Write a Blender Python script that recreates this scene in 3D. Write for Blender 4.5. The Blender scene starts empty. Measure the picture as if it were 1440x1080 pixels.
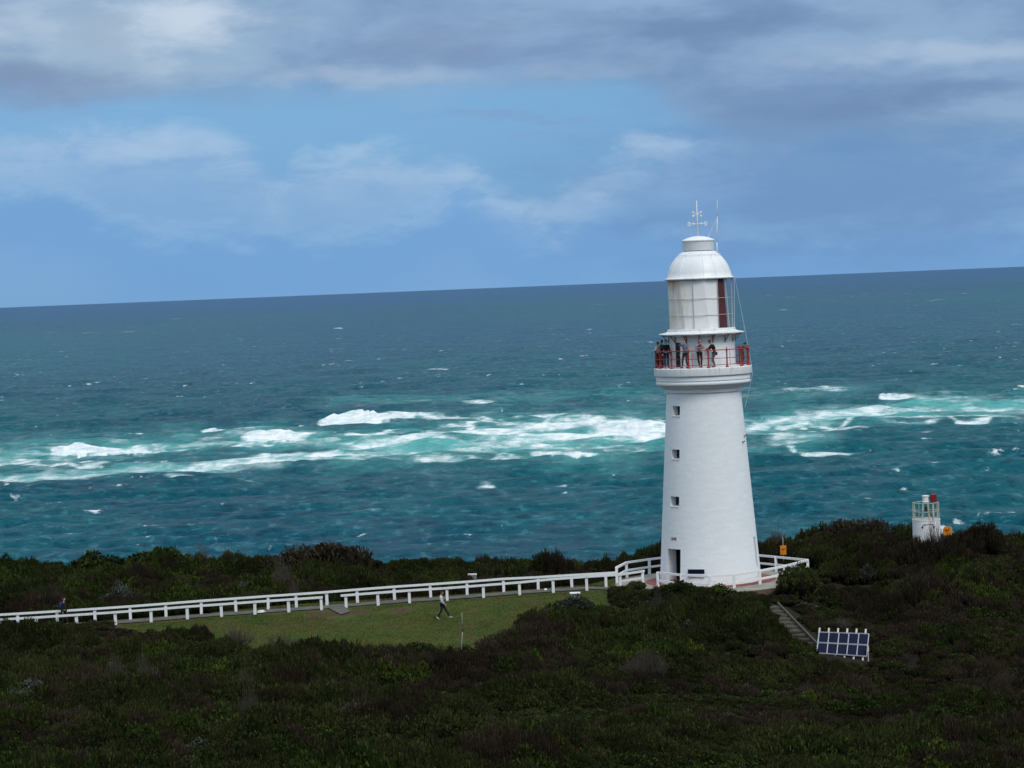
import bpy, bmesh, math, random
import numpy as np
from mathutils import Vector, Matrix
random.seed(7); rng = np.random.default_rng(11)
R = math.radians
sc = bpy.context.scene; col = sc.collection
PI = math.pi
# ------------------------------------------------------------------ camera
HC = 19.25; SEA = -75.0; F = 3600.0
PITCH = math.atan(141.6/F); ROLL = R(2.306)
fw = Vector((0, math.cos(PITCH), -math.sin(PITCH)))
r0 = Vector((1, 0, 0)); u0 = Vector((0, math.sin(PITCH), math.cos(PITCH)))
RT = r0*math.cos(ROLL) - u0*math.sin(ROLL); UP = r0*math.sin(ROLL) + u0*math.cos(ROLL)
cam = bpy.data.cameras.new('camera'); co = bpy.data.objects.new('camera', cam); col.objects.link(co)
cam.lens = 36*F/1440; cam.sensor_width = 36; cam.clip_start = .5; cam.clip_end = 250000
co.matrix_world = Matrix((( RT.x, UP.x, -fw.x, 0), (RT.y, UP.y, -fw.y, 0), (RT.z, UP.z, -fw.z, HC), (0, 0, 0, 1)))
sc.camera = co

def ray(px, py): return fw + RT*((px-720)/F) - UP*((py-540)/F)
def P(px, py, Y):                      # point of the place seen at (px,py) of the photo, Y metres away
    d = ray(px, py); return Vector((0, 0, HC)) + d*(Y/d.y)
def PZ(px, py, z):
    d = ray(px, py); return Vector((0, 0, HC)) + d*((z-HC)/d.z)

# ------------------------------------------------------------------ helpers
class MB:
    def __init__(s): s.v = []; s.f = []; s.m = []; s.mi = 0
    def add(s, vs, fs):
        b = len(s.v); s.v += [tuple(v) for v in vs]; s.f += [tuple(i+b for i in f) for f in fs]; s.m += [s.mi]*len(fs)
    def box(s, c, d, rz=0, M=None):
        x, y, z = d[0]/2, d[1]/2, d[2]/2
        vs = [Vector((a*x, b*y, e*z)) for a in (-1, 1) for b in (-1, 1) for e in (-1, 1)]
        if M is None: M = Matrix.Rotation(rz, 3, 'Z')
        vs = [M @ v + Vector(c) for v in vs]
        s.add(vs, [(0,1,3,2), (4,6,7,5), (0,4,5,1), (2,3,7,6), (0,2,6,4), (1,5,7,3)])
    def bar(s, a, b, w, h):             # rectangular bar between two points, w sideways, h up
        a = Vector(a); b = Vector(b); t = (b-a).normalized(); up = Vector((0,0,1))
        if abs(t.z) > .98: up = Vector((0,1,0))
        sd = t.cross(up).normalized(); up = sd.cross(t)
        vs = [p + sd*(i*w/2) + up*(j*h/2) for p in (a, b) for i, j in ((-1,-1), (1,-1), (1,1), (-1,1))]
        s.add(vs, [(3,2,1,0), (4,5,6,7), (0,1,5,4), (1,2,6,5), (2,3,7,6), (3,0,4,7)])
    def tube(s, a, b, ra, rb=None, n=8, cap=True):
        rb = ra if rb is None else rb
        a = Vector(a); b = Vector(b); t = (b-a).normalized(); up = Vector((0,0,1)) if abs(t.z) < .9 else Vector((1,0,0))
        u = t.cross(up).normalized(); w = t.cross(u)
        vs = [p + (u*math.cos(2*PI*k/n) + w*math.sin(2*PI*k/n))*r for p, r in ((a, ra), (b, rb)) for k in range(n)]
        fs = [(k, (k+1) % n, n+(k+1) % n, n+k) for k in range(n)]
        if cap: fs += [tuple(range(n))[::-1], tuple(range(n, 2*n))]
        s.add(vs, fs)
    def path(s, pts, r, n=6):
        for a, b in zip(pts, pts[1:]): s.tube(a, b, r, r, n)
    def lathe(s, prof, n=48, c=(0,0,0), cap=False):
        c = Vector(c); vs = []; fs = []
        for r, z in prof:
            for k in range(n): vs.append(c + Vector((r*math.cos(2*PI*k/n), r*math.sin(2*PI*k/n), z)))
        for i in range(len(prof)-1):
            for k in range(n):
                k2 = (k+1) % n; fs.append((i*n+k, i*n+k2, (i+1)*n+k2, (i+1)*n+k))
        if cap: fs.append(tuple(range((len(prof)-1)*n, len(prof)*n))); fs.append(tuple(range(n))[::-1])
        s.add(vs, fs)
    def ell(s, c, r, n=12, m=8, M=None):
        vs = []; fs = []
        for i in range(m+1):
            ph = -PI/2 + PI*i/m
            for k in range(n):
                v = Vector((r[0]*math.cos(ph)*math.cos(2*PI*k/n), r[1]*math.cos(ph)*math.sin(2*PI*k/n), r[2]*math.sin(ph)))
                if M is not None: v = M @ v
                vs.append(v + Vector(c))
        for i in range(m):
            for k in range(n):
                k2 = (k+1) % n; fs.append((i*n+k, i*n+k2, (i+1)*n+k2, (i+1)*n+k))
        s.add(vs, fs)
    def build(s, name, mats, parent=None, smooth=False, loc=None, bevel=0):
        me = bpy.data.meshes.new(name)
        off = Vector((0,0,0))
        if parent is not None and loc is None: off = parent.location
        me.from_pydata([Vector(v)-off for v in s.v], [], s.f)
        if not isinstance(mats, (list, tuple)): mats = [mats]
        for m in mats: me.materials.append(m)
        if len(mats) > 1: me.polygons.foreach_set('material_index', s.m)
        if smooth: me.polygons.foreach_set('use_smooth', [True]*len(me.polygons))
        me.update()
        o = bpy.data.objects.new(name, me); col.objects.link(o)
        if parent is not None: o.parent = parent
        if loc is not None: o.location = loc
        if smooth == 'auto':
            md = o.modifiers.new('edge', 'EDGE_SPLIT'); md.split_angle = R(35)
        if bevel:
            md = o.modifiers.new('bevel', 'BEVEL'); md.width = bevel; md.segments = 2; md.limit_method = 'ANGLE'
        return o

def tag(o, label=None, cat=None, group=None, kind=None):
    if label: o['label'] = label
    if cat: o['category'] = cat
    if group: o['group'] = group
    if kind: o['kind'] = kind
    return o
def empty(name, loc, label, cat, group=None, rz=0):
    o = bpy.data.objects.new(name, None); col.objects.link(o); o.location = loc; o.rotation_euler.z = rz
    o.empty_display_size = .3
    return tag(o, label, cat, group)

# ------------------------------------------------------------------ materials
class NT:
    def __init__(s, tree): s.t = tree; s.n = tree.nodes; s.l = tree.links
    def node(s, ty, **kw):
        n = s.n.new(ty)
        for k, v in kw.items(): setattr(n, k, v)
        return n
    def put(s, sock, v):
        if isinstance(v, bpy.types.NodeSocket): s.l.new(v, sock)
        elif v is not None: sock.default_value = v
    def m(s, op, a, b=None, c=None, clamp=False):
        n = s.node('ShaderNodeMath', operation=op, use_clamp=clamp); s.put(n.inputs[0], a)
        if b is not None: s.put(n.inputs[1], b)
        if c is not None: s.put(n.inputs[2], c)
        return n.outputs[0]
    def mix(s, f, a, b, blend='MIX'):
        n = s.node('ShaderNodeMix', data_type='RGBA', blend_type=blend); s.put(n.inputs[0], f)
        s.put(n.inputs[6], a if isinstance(a, bpy.types.NodeSocket) else (*a, 1)); s.put(n.inputs[7], b if isinstance(b, bpy.types.NodeSocket) else (*b, 1))
        return n.outputs[2]
    def noise(s, vec=None, scale=5, detail=4, rough=.5, dist=0, out=0):
        n = s.node('ShaderNodeTexNoise'); n.inputs['Scale'].default_value = scale; n.inputs['Detail'].default_value = detail
        n.inputs['Roughness'].default_value = rough; n.inputs['Distortion'].default_value = dist
        if vec is not None: s.l.new(vec, n.inputs['Vector'])
        return n.outputs[out]
    def mapv(s, vec, scale=(1,1,1), loc=(0,0,0), rot=(0,0,0)):
        n = s.node('ShaderNodeMapping'); s.l.new(vec, n.inputs[0]); n.inputs['Scale'].default_value = scale
        n.inputs['Location'].default_value = loc; n.inputs['Rotation'].default_value = rot; return n.outputs[0]
    def sm(s, v, a, b, lo=0, hi=1):
        n = s.node('ShaderNodeMapRange', interpolation_type='SMOOTHSTEP'); s.put(n.inputs[0], v)
        s.put(n.inputs[1], a); s.put(n.inputs[2], b); s.put(n.inputs[3], lo); s.put(n.inputs[4], hi); return n.outputs[0]
    def bump(s, h, strength=.3, dist=.02, normal=None):
        n = s.node('ShaderNodeBump'); s.put(n.inputs['Strength'], strength); s.put(n.inputs['Distance'], dist); s.l.new(h, n.inputs['Height'])
        if normal is not None: s.l.new(normal, n.inputs['Normal'])
        return n.outputs[0]
def mat(name, color=(.5,.5,.5), rough=.6, metal=0, spec=.5):
    m = bpy.data.materials.new(name); m.use_nodes = True; t = NT(m.node_tree); b = m.node_tree.nodes['Principled BSDF']
    b.inputs['Base Color'].default_value = (*color, 1); b.inputs['Roughness'].default_value = rough
    b.inputs['Metallic'].default_value = metal; b.inputs['Specular IOR Level'].default_value = spec
    return m, t, b
def noisy(name, c1, c2, scale=4, rough=.7, bump=.2, dist=.02, detail=5, metal=0, stretch=(1,1,1), lo=.35, hi=.65, spec=.4):
    m, t, b = mat(name, c1, rough, metal, spec)
    v = t.mapv(t.node('ShaderNodeTexCoord').outputs['Object'], stretch)
    n = t.noise(v, scale, detail, .6)
    t.put(b.inputs['Base Color'], t.mix(t.sm(n, lo, hi), c1, c2))
    t.put(b.inputs['Normal'], t.bump(t.noise(v, scale*4, 4), bump, dist))
    return m

def tower_mat():
    m, t, b = mat('whitewashed_stone', (.74,.76,.78), .75, 0, .3)
    tc = t.node('ShaderNodeTexCoord').outputs['Object']; sp = t.node('ShaderNodeSeparateXYZ'); t.l.new(tc, sp.inputs[0])
    ang = t.m('MULTIPLY', t.m('ARCTAN2', sp.outputs[1], sp.outputs[0]), 2.7)
    cv = t.node('ShaderNodeCombineXYZ'); t.put(cv.inputs[0], ang); t.put(cv.inputs[1], sp.outputs[2]); cv = cv.outputs[0]
    br = t.node('ShaderNodeTexBrick'); t.l.new(cv, br.inputs['Vector'])
    br.inputs['Scale'].default_value = 1; br.inputs['Brick Width'].default_value = .9; br.inputs['Row Height'].default_value = .33
    br.inputs['Mortar Size'].default_value = .012; br.inputs['Mortar Smooth'].default_value = .6
    br.inputs['Color1'].default_value = (.9,.9,.9,1); br.inputs['Color2'].default_value = (1,1,1,1); br.inputs['Mortar'].default_value = (.78,.78,.78,1)
    n1 = t.noise(t.mapv(cv, (1, 3, 1)), 1.2, 5, .6); n2 = t.noise(cv, 6, 5, .6)
    base = t.mix(t.sm(n1, .35, .7), (.77,.81,.84), (.83,.86,.885))
    base = t.mix(.16, base, t.mix(1, base, br.outputs[0], 'MULTIPLY'))
    streak = t.sm(t.noise(t.mapv(cv, (9, .5, 1)), 1, 4, .6), .62, .78)
    base = t.mix(t.m('MULTIPLY', streak, .2), base, (.60,.61,.58))
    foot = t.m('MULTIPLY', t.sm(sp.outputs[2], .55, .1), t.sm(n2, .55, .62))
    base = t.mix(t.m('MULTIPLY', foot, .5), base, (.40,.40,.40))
    t.put(b.inputs['Base Color'], base)
    h = t.m('ADD', t.m('MULTIPLY', br.outputs[0], .6), t.m('MULTIPLY', n2, .8))
    t.put(b.inputs['Normal'], t.bump(h, .6, .035))
    return m
M = {}
M['tower'] = tower_mat()
def rustwhite(name, zt, amt=.6, left=False):
    m, t, b = mat(name, (.78,.79,.80), .5, 0, .4)
    tc = t.node('ShaderNodeTexCoord').outputs['Object']; sp = t.node('ShaderNodeSeparateXYZ'); t.l.new(tc, sp.inputs[0])
    n = t.noise(t.mapv(tc, (2.2, 2.2, .7)), 1.6, 6, .65); n2 = t.noise(tc, 3, 4)
    f = t.m('MULTIPLY', t.sm(n, .52, .68), amt)
    top = t.sm(sp.outputs[2], zt-.45, zt+.05)
    f = t.m('MULTIPLY', f, t.m('ADD', t.m('MULTIPLY', top, .85), .15))
    if left:
        f2 = t.m('MULTIPLY', t.sm(sp.outputs[0], -.2, -1.9), t.m('ADD', t.m('MULTIPLY', t.sm(t.noise(t.mapv(tc, (3,3,.35)), 2, 5), .4, .65), .55), .2))
        yel = t.mix(t.sm(n2, .3, .7), (.84,.85,.85), (.87,.87,.86)); c = t.mix(f2, yel, (.62,.52,.34))
        top2 = t.m('MULTIPLY', t.sm(sp.outputs[2], zt-.9, zt), t.sm(sp.outputs[0], -1.0, -1.8))
        c = t.mix(t.m('MULTIPLY', top2, .8), c, (.55,.27,.06))
    else: c = t.mix(t.sm(n2, .3, .7), (.74,.77,.78), (.80,.82,.83))
    t.put(b.inputs['Base Color'], t.mix(f, c, (.48,.26,.08)))
    t.put(b.inputs['Normal'], t.bump(n2, .15, .02))
    return m
M['slab'] = rustwhite('stained_white_render', 13.54, .75)
M['ledge'] = rustwhite('stained_white_metal', 15.7, .5)
M['blind'] = rustwhite('white_lantern_panel', 19.05, .25, True)
M['dome'] = noisy('white_dome_paint', (.78,.80,.82), (.83,.85,.86), 1.5, .38, .08, .02)
M['white'] = noisy('white_paint', (.78,.79,.80), (.66,.67,.66), 3, .5, .15, .01, lo=.45, hi=.8)
M['fence'] = noisy('white_fence_paint', (.76,.78,.80), (.60,.62,.60), 5, .55, .2, .01, lo=.5, hi=.85)
M['red'] = noisy('red_rail_paint', (.42,.025,.02), (.28,.03,.02), 6, .5, .2, .01)
M['glassdark'] = mat('dark_window_glass', (.012,.013,.016), .25)[0]
M['dark'] = noisy('dark_interior', (.012,.012,.014), (.02,.02,.022), 3, .8)
M['door'] = noisy('dark_door', (.02,.02,.024), (.012,.012,.014), 3, .5)
M['curtain'] = noisy('dark_red_curtain', (.17,.006,.02), (.06,.004,.012), 3, .9, .5, .04, stretch=(8,8,.4))
M['navy'] = noisy('navy_board', (.003,.006,.028), (.005,.008,.032), 4, .7, spec=.1)
M['numred'] = mat('dark_red_lettering', (.22,.03,.03), .6)[0]
M['frame'] = noisy('weathered_metal', (.55,.55,.53), (.42,.36,.28), 5, .5, .2, .01, lo=.45, hi=.8)
M['cable'] = mat('grey_cable', (.55,.58,.60), .5)[0]
M['rust'] = noisy('rusty_bracket', (.25,.16,.09), (.42,.38,.30), 6, .7)
M['orange'] = noisy('orange_sign_face', (.72,.24,.012), (.62,.19,.01), 5, .5, .05)
M['sgnred'] = mat('dark_red_symbol', (.20,.02,.01), .6)[0]
M['galv'] = noisy('galvanised_pole', (.26,.26,.25), (.17,.165,.155), 8, .5)
M['panel'] = None
M['alu'] = noisy('aluminium_frame', (.45,.48,.55), (.38,.40,.46), 6, .45, .1, .01, metal=.2)
M['pvc'] = noisy('cream_post', (.62,.61,.54), (.50,.48,.42), 4, .6)
M['cream'] = noisy('cream_metal', (.55,.54,.44), (.40,.38,.30), 4, .6)
M['bred'] = noisy('red_screen', (.25,.008,.012), (.16,.006,.01), 5, .5)
M['timber'] = noisy('weathered_timber', (.06,.055,.043), (.10,.09,.07), 6, .85, .5, .02)
M['tread'] = noisy('gravel_tread', (.085,.083,.062), (.035,.036,.025), 5, .9, .6, .03)
M['conc'] = noisy('concrete_path', (.075,.068,.062), (.11,.10,.09), 1.5, .9, .3, .02)
M['apron'] = noisy('concrete_apron', (.24,.22,.19), (.32,.30,.26), 1.2, .9, .3, .02)
M['redpaint'] = noisy('faded_red_paving', (.26,.05,.045), (.20,.07,.06), 2, .85, .2)
def solar():
    m, t, b = mat('solar_cells', (.008,.012,.035), .5, 0, .05)
    uv = t.node('ShaderNodeTexCoord').outputs['UV']; sp = t.node('ShaderNodeSeparateXYZ'); t.l.new(uv, sp.inputs[0])
    fx = t.m('ABSOLUTE', t.m('SUBTRACT', t.m('FRACT', t.m('MULTIPLY', sp.outputs[0], 4)), .5))
    fy = t.m('ABSOLUTE', t.m('SUBTRACT', t.m('FRACT', t.m('MULTIPLY', sp.outputs[1], 6)), .5))
    g = t.m('MAXIMUM', t.sm(fx, .40, .46), t.m('MULTIPLY', t.sm(fy, .44, .48), .4))
    t.put(b.inputs['Base Color'], t.mix(t.m('MULTIPLY', g, .5), (.005,.008,.03), (.03,.036,.065)))
    return m
M['panel'] = solar()

# ------------------------------------------------------------------ noise (numpy)
def vnoise(x, y, seed=0):
    xi = np.floor(x).astype(np.int64); yi = np.floor(y).astype(np.int64); fx = x-xi; fy = y-yi
    fx = fx*fx*(3-2*fx); fy = fy*fy*(3-2*fy)
    def h(a, b):
        n = (a*374761393 + b*668265263 + seed*1442695041) & 0xffffffff
        n = ((n ^ (n >> 13))*1274126177) & 0xffffffff
        return ((n ^ (n >> 16)) & 0xffff)/65535.0
    return (h(xi,yi)*(1-fx)+h(xi+1,yi)*fx)*(1-fy) + (h(xi,yi+1)*(1-fx)+h(xi+1,yi+1)*fx)*fy
def fbm(x, y, o=4, seed=0, g=.5):
    s = 0; a = 1; t = 0
    for i in range(o): s = s + a*vnoise(x*2**i+17*i, y*2**i-9*i, seed+i); t += a; a *= g
    return s/t

# ------------------------------------------------------------------ terrain
CAN = 1.35
ctrl = []
def cg(px, py, Y): p = P(px, py, Y); ctrl.append((p.x, p.y, p.z))            # bare ground seen there
def cc(px, py, Y, c=CAN): p = P(px, py, Y); ctrl.append((p.x, p.y, p.z-c))    # top of the scrub seen there
FR = [(-60,891),(0,887),(51.7,884.3),(108,880.7),(162.7,877.3),(212.7,874.3),(263.7,869.8),(311.7,867.3),(358.7,864.3),(406.3,861.5),(452.3,859.5),(487,855.5),(532,851.2),(576,847.6),(629,844.6),(680,840),(730.8,835.5),(778.2,832),(825.3,828.6),(872.5,825.7)]
BK = [(-60,889),(25.7,884),(81,880.2),(134,877),(183.7,873),(233.7,868.6),(283.3,865),(332,860.5),(377.3,857),(417,854),(460,850),(503,848),(555,844.5),(605.8,840.8),(657,838),(708.6,834),(757,831),(804.4,828),(852.4,825.3)]
FD = lambda px: 158.2 - px*.0008
FRW = [P(x, y, FD(x)) for x, y in FR]
BKW = [P(x, y, FD(x)+1.9) for x, y in BK]
for p in FRW[::2]+[FRW[-1]]: ctrl.append(tuple(p))
for p in BKW[::2]+[BKW[-1]]: ctrl.append(tuple(p))
TC = P(999.5, 818.5, 160.7); TC.z = 0; TX, TY = TC.x, TC.y
for k in range(8):
    a = k*PI/4; ctrl.append((TX+6*math.cos(a), TY+6*math.sin(a), 0))
ctrl.append((TX, TY, 0))
# lawn
cg(300,880,153); cg(500,880,151); cg(400,905,146.5); cg(650,915,142); cg(540,905,146); cg(750,870,148); cg(820,845,153); cg(640,880,150)
# scrub near side
for px in (-150, 0, 350, 720, 1080, 1440, 1600):
    cc(px, 1080, 92)
    p = P(px, 1080, 92); 
cc(0,1000,106); cc(350,1000,106); cc(150,950,120); cc(0,950,121); cc(450,950,125); cc(150,893,146); cc(300,915,139); cc(0,895,146); cc(420,915,136); cc(600,950,126); cc(720,1000,108); cc(720,950,122); cc(740,900,137)
cc(860,860,146); cc(950,826,151.5); cc(900,950,122); cc(1000,920,131); cc(1000,1000,110); cc(1090,875,139.5); cc(1145,925,132); cc(1240,955,125); cc(1440,1005,111); cc(1250,1020,106); cc(1040,850,145); cc(950,880,141)
# gully with steps and solar panels
cg(1082,850,150); cg(1150,915,139); cg(1215,938,137.5); cg(1110,880,145); cc(1300,950,130); cc(1300,880,141); cc(1300,820,152); cc(1300,768,163); cc(1180,747,171); cc(1100,772,171); cc(1430,757,169); cc(1430,850,150); cc(1430,925,131); cc(1200,850,151); cc(1150,812,159); cc(1230,790,162)
# behind
cc(0,845,166,1.5); cc(150,842,167,1.5); cc(150,800,185,1.8); cc(150,783,200,1.8); cc(0,790,198,1.8); cc(300,785,195,1.8); cc(450,775,188,2.2); cc(450,820,173,1.6); cc(600,803,184,1.8); cc(600,830,168,1.2); cc(760,798,178,1.8); cc(760,815,170,1.3); cc(900,797,176,1.8); cc(1000,790,177,1.8)
for x in (-60,-40,-20,0,20,40,60):
    ctrl += [(x, 214, -7), (x, 245, -30), (x, 300, -82)]
for x, z in ((-60,-8),(0,-8),(60,-8)): pass
for x in (-50, 0, 50): ctrl += [(x*.3, 0, 17.2), (x*.5, 25, 10.5), (x*.7, 50, 5.2), (x, 72, 2.2)]
ctrl += [(-60,160,-1.5), (60,165,0), (60,130,-2), (-50,120,0), (55,195,-5), (20,192,-2.5), (35,190,-3)]
cp = np.array(ctrl)
def tps(r2): return np.where(r2 > 1e-9, r2*np.log(np.maximum(r2, 1e-9)), 0)*.5
NC = len(cp); S = 50.0; X = cp[:, :2]/S
K = tps(((X[:,None]-X[None])**2).sum(-1)) + np.eye(NC)*2e-4
Pm = np.c_[np.ones(NC), X]; A = np.block([[K, Pm], [Pm.T, np.zeros((3,3))]])
W = np.linalg.solve(A, np.r_[cp[:,2], np.zeros(3)])
def seg_dist(x, y, pts):
    best = np.full(np.shape(x), 1e9); zz = np.zeros(np.shape(x))
    for a, b in zip(pts, pts[1:]):
        dx, dy = b[0]-a[0], b[1]-a[1]; t = np.clip(((x-a[0])*dx+(y-a[1])*dy)/(dx*dx+dy*dy), 0, 1)
        d = np.hypot(x-a[0]-t*dx, y-a[1]-t*dy); z = a[2]+t*(b[2]-a[2])
        zz = np.where(d < best, z, zz); best = np.minimum(best, d)
    return best, zz
def sstep(v, a, b): t = np.clip((v-a)/(b-a), 0, 1); return t*t*(3-2*t)
PTH = [((a+b)/2) for a, b in zip(FRW, [P(x, float(np.interp(x, [q[0] for q in BK], [q[1] for q in BK])), FD(x)+1.9) for x, y in FR])]
def ground(x, y):
    x = np.atleast_1d(np.asarray(x, float)); y = np.atleast_1d(np.asarray(y, float)); sh = x.shape; x = x.ravel(); y = y.ravel()
    out = np.empty(len(x))
    for i in range(0, len(x), 20000):
        q = np.c_[x[i:i+20000], y[i:i+20000]]/S
        k = tps(((q[:,None]-X[None])**2).sum(-1)); out[i:i+20000] = k @ W[:NC] + W[NC] + q @ W[NC+1:]
    d, z = seg_dist(x, y, PTH); w = 1-sstep(d, 1.2, 3.5); out = out*(1-w)+z*w
    w = 1-sstep(np.hypot(x-TX, y-TY), 6.2, 8.5); out = out*(1-w)
    return out.reshape(sh)
def gz(x, y): return float(ground(x, y)[0])
def GP(px, py):                          # where the sight line meets the ground
    d = ray(px, py); Ys = np.linspace(85, 215, 521); x = d.x/d.y*Ys; z = HC+d.z/d.y*Ys; g = ground(x, Ys)
    k = np.argmax(g >= z); return Vector((x[k], Ys[k], g[k]))
def poly_px(pts): return [GP(*p)[:2] for p in pts]
def inpoly(x, y, poly):
    ins = np.zeros(np.shape(x), bool); n = len(poly)
    for i in range(n):
        x1, y1 = poly[i]; x2, y2 = poly[(i+1) % n]
        c = ((y1 > y) != (y2 > y)) & (x < (x2-x1)*(y-y1)/((y2-y1) if y2 != y1 else 1e-9)+x1); ins ^= c
    return ins
LAWN = poly_px([(150,884),(230,898),(300,917),(345,935),(420,940),(480,940),(545,943),(600,948),(650,957),(690,935),(728,920),(735,897),(740,884),(800,868),(850,852),(872,838),(871,827),(826,829.5),(730,836),(629,845.6),(533,852),(453,861),(360,865.3),(264,871),(163,878.5)])

def gmat(name):
    m, t, b = mat(name, (.05,.06,.02), .95, 0, .15)
    g = t.node('ShaderNodeNewGeometry').outputs['Position']
    att = t.node('ShaderNodeAttribute', attribute_name='lawn').outputs['Fac']
    n1 = t.noise(g, .28, 5, .6); n2 = t.noise(g, 1.3, 6, .65); n3 = t.noise(t.mapv(g, (1,.5,1)), .6, 5, .7)
    gr = t.mix(t.sm(n1, .38, .62), (.045,.078,.010), (.070,.078,.014))
    gr = t.mix(t.m('MULTIPLY', t.sm(n3, .52, .68), .8), gr, (.095,.070,.028))
    gr = t.mix(t.sm(n2, .35, .75), gr, (.034,.046,.010))
    soil = t.mix(t.sm(n2, .4, .6), (.014,.012,.008), (.026,.020,.013))
    bare = t.node('ShaderNodeAttribute', attribute_name='bare').outputs['Fac']
    bf = t.sm(t.m('ADD', bare, t.m('MULTIPLY', t.m('SUBTRACT', n2, .5), 1.2)), .35, .65)
    c = t.mix(att, soil, gr); c = t.mix(bf, c, t.mix(t.sm(t.noise(g, 3, 5), .35, .65), (.085,.050,.026), (.055,.040,.02)))
    t.put(b.inputs['Base Color'], c); t.put(b.inputs['Normal'], t.bump(t.noise(g, 5, 6, .7), .8, .08))
    return m
xs = np.unique(np.r_[np.linspace(-160,-46,30), np.arange(-46,60,.6), np.linspace(60,170,30)])
ys = np.unique(np.r_[np.linspace(-40,85,50), np.arange(85,190,.6), np.linspace(190,330,80)])
gx, gy = np.meshgrid(xs, ys); zz = ground(np.clip(gx,-75,75), gy)
lawnm = inpoly(gx, gy, LAWN).astype(float)
BPTS = [(680,822,3.0),(620,826,2.5),(500,862,1.3),(560,860,1.2),(740,830,2.5),(455,866,1.6),(395,852,1.5),(130,883,2.2),(985,835,1.5),(1060,832,1.6),(860,815,2)]
bare = np.zeros_like(zz)
for px, py, r in BPTS:
    q = GP(px, py); bare = np.maximum(bare, np.exp(-((gx-q.x)**2+((gy-q.y)*1.2)**2)/(r*r)))
dpa, _ = seg_dist(gx, gy, [tuple(p) for p in PTH]); bare = np.maximum(bare, .55*np.exp(-((dpa-1.3)/.35)**2)*vnoise(gx*.5, gy*.5, 3))
# lawn also behind the path
bp, _ = seg_dist(gx, gy, [tuple(p+Vector((0,2.6,0))) for p in BKW[8:]]); lawnm = np.maximum(lawnm, 1-sstep(bp, 1.8, 3.4)); lawnm = np.maximum(lawnm, 1-sstep(dpa, 1.5, 2.2))
nx, ny = len(xs), len(ys)
me = bpy.data.meshes.new('ground'); me.from_pydata(np.c_[gx.ravel(), gy.ravel(), zz.ravel()].tolist(), [], [(j*nx+i, j*nx+i+1, (j+1)*nx+i+1, (j+1)*nx+i) for j in range(ny-1) for i in range(nx-1)])
for nm, a in (('lawn', lawnm), ('bare', bare)):
    at = me.attributes.new(nm, 'FLOAT', 'POINT'); at.data.foreach_set('value', a.ravel().astype(np.float32))
me.polygons.foreach_set('use_smooth', [True]*len(me.polygons)); me.materials.append(gmat('lawn_and_soil'))
go = bpy.data.objects.new('ground', me); col.objects.link(go); tag(go, kind='structure')

# path: strip between the two fences, branch slab, apron
def strip(name, mat_, left, right, lift=.05, n=6, kind='structure', zf=None):
    mb = MB(); L = []; Rr = []
    for i in range(len(left)-1):
        for k in range(n):
            t = k/n; L.append(left[i].lerp(left[i+1], t)); Rr.append(right[i].lerp(right[i+1], t))
    L.append(left[-1]); Rr.append(right[-1]); vs = []; fs = []; c = 5
    for a, b in zip(L, Rr):
        for k in range(c):
            p = a.lerp(b, k/(c-1)); z = gz(p.x, p.y)+lift if zf is None else zf; vs.append((p.x, p.y, z))
    for i in range(len(L)-1):
        for k in range(c-1): fs.append((i*c+k, i*c+k+1, (i+1)*c+k+1, (i+1)*c+k))
    mb.add(vs, fs); return tag(mb.build(name, mat_, smooth=True), kind=kind)
pl = [p+Vector((0,.18,0)) for p in FRW]; pr = [P(x, float(np.interp(x, [q[0] for q in BK], [q[1] for q in BK])), FD(x)+1.9)+Vector((0,-.15,0)) for x, y in FR]
e0 = Vector((TX-5.0, TY-2.0, 0)); e1 = Vector((TX-5.2, TY+.6, 0)); pl.append(e0); pr.append(e1)
strip('path', M['conc'], pl, pr)
strip('path', M['conc'], [GP(459,855), GP(467,860), GP(480,865.5)], [GP(485,852), GP(487,857), GP(492,862)], lift=.06)
mb = MB(); mb.lathe([(3.0,.07),(4.1,.07),(4.12,.07),(5.5,.06),(6.0,.045),(6.2,-.3)], 96, (TX,TY,0)); tag(mb.build('pavement', M['apron'], smooth=False), kind='structure')
mb = MB(); mb.lathe([(3.02,.076),(4.1,.076)], 96, (TX,TY,0)); tag(mb.build('pavement_marking', M['redpaint']), kind='structure')

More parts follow.
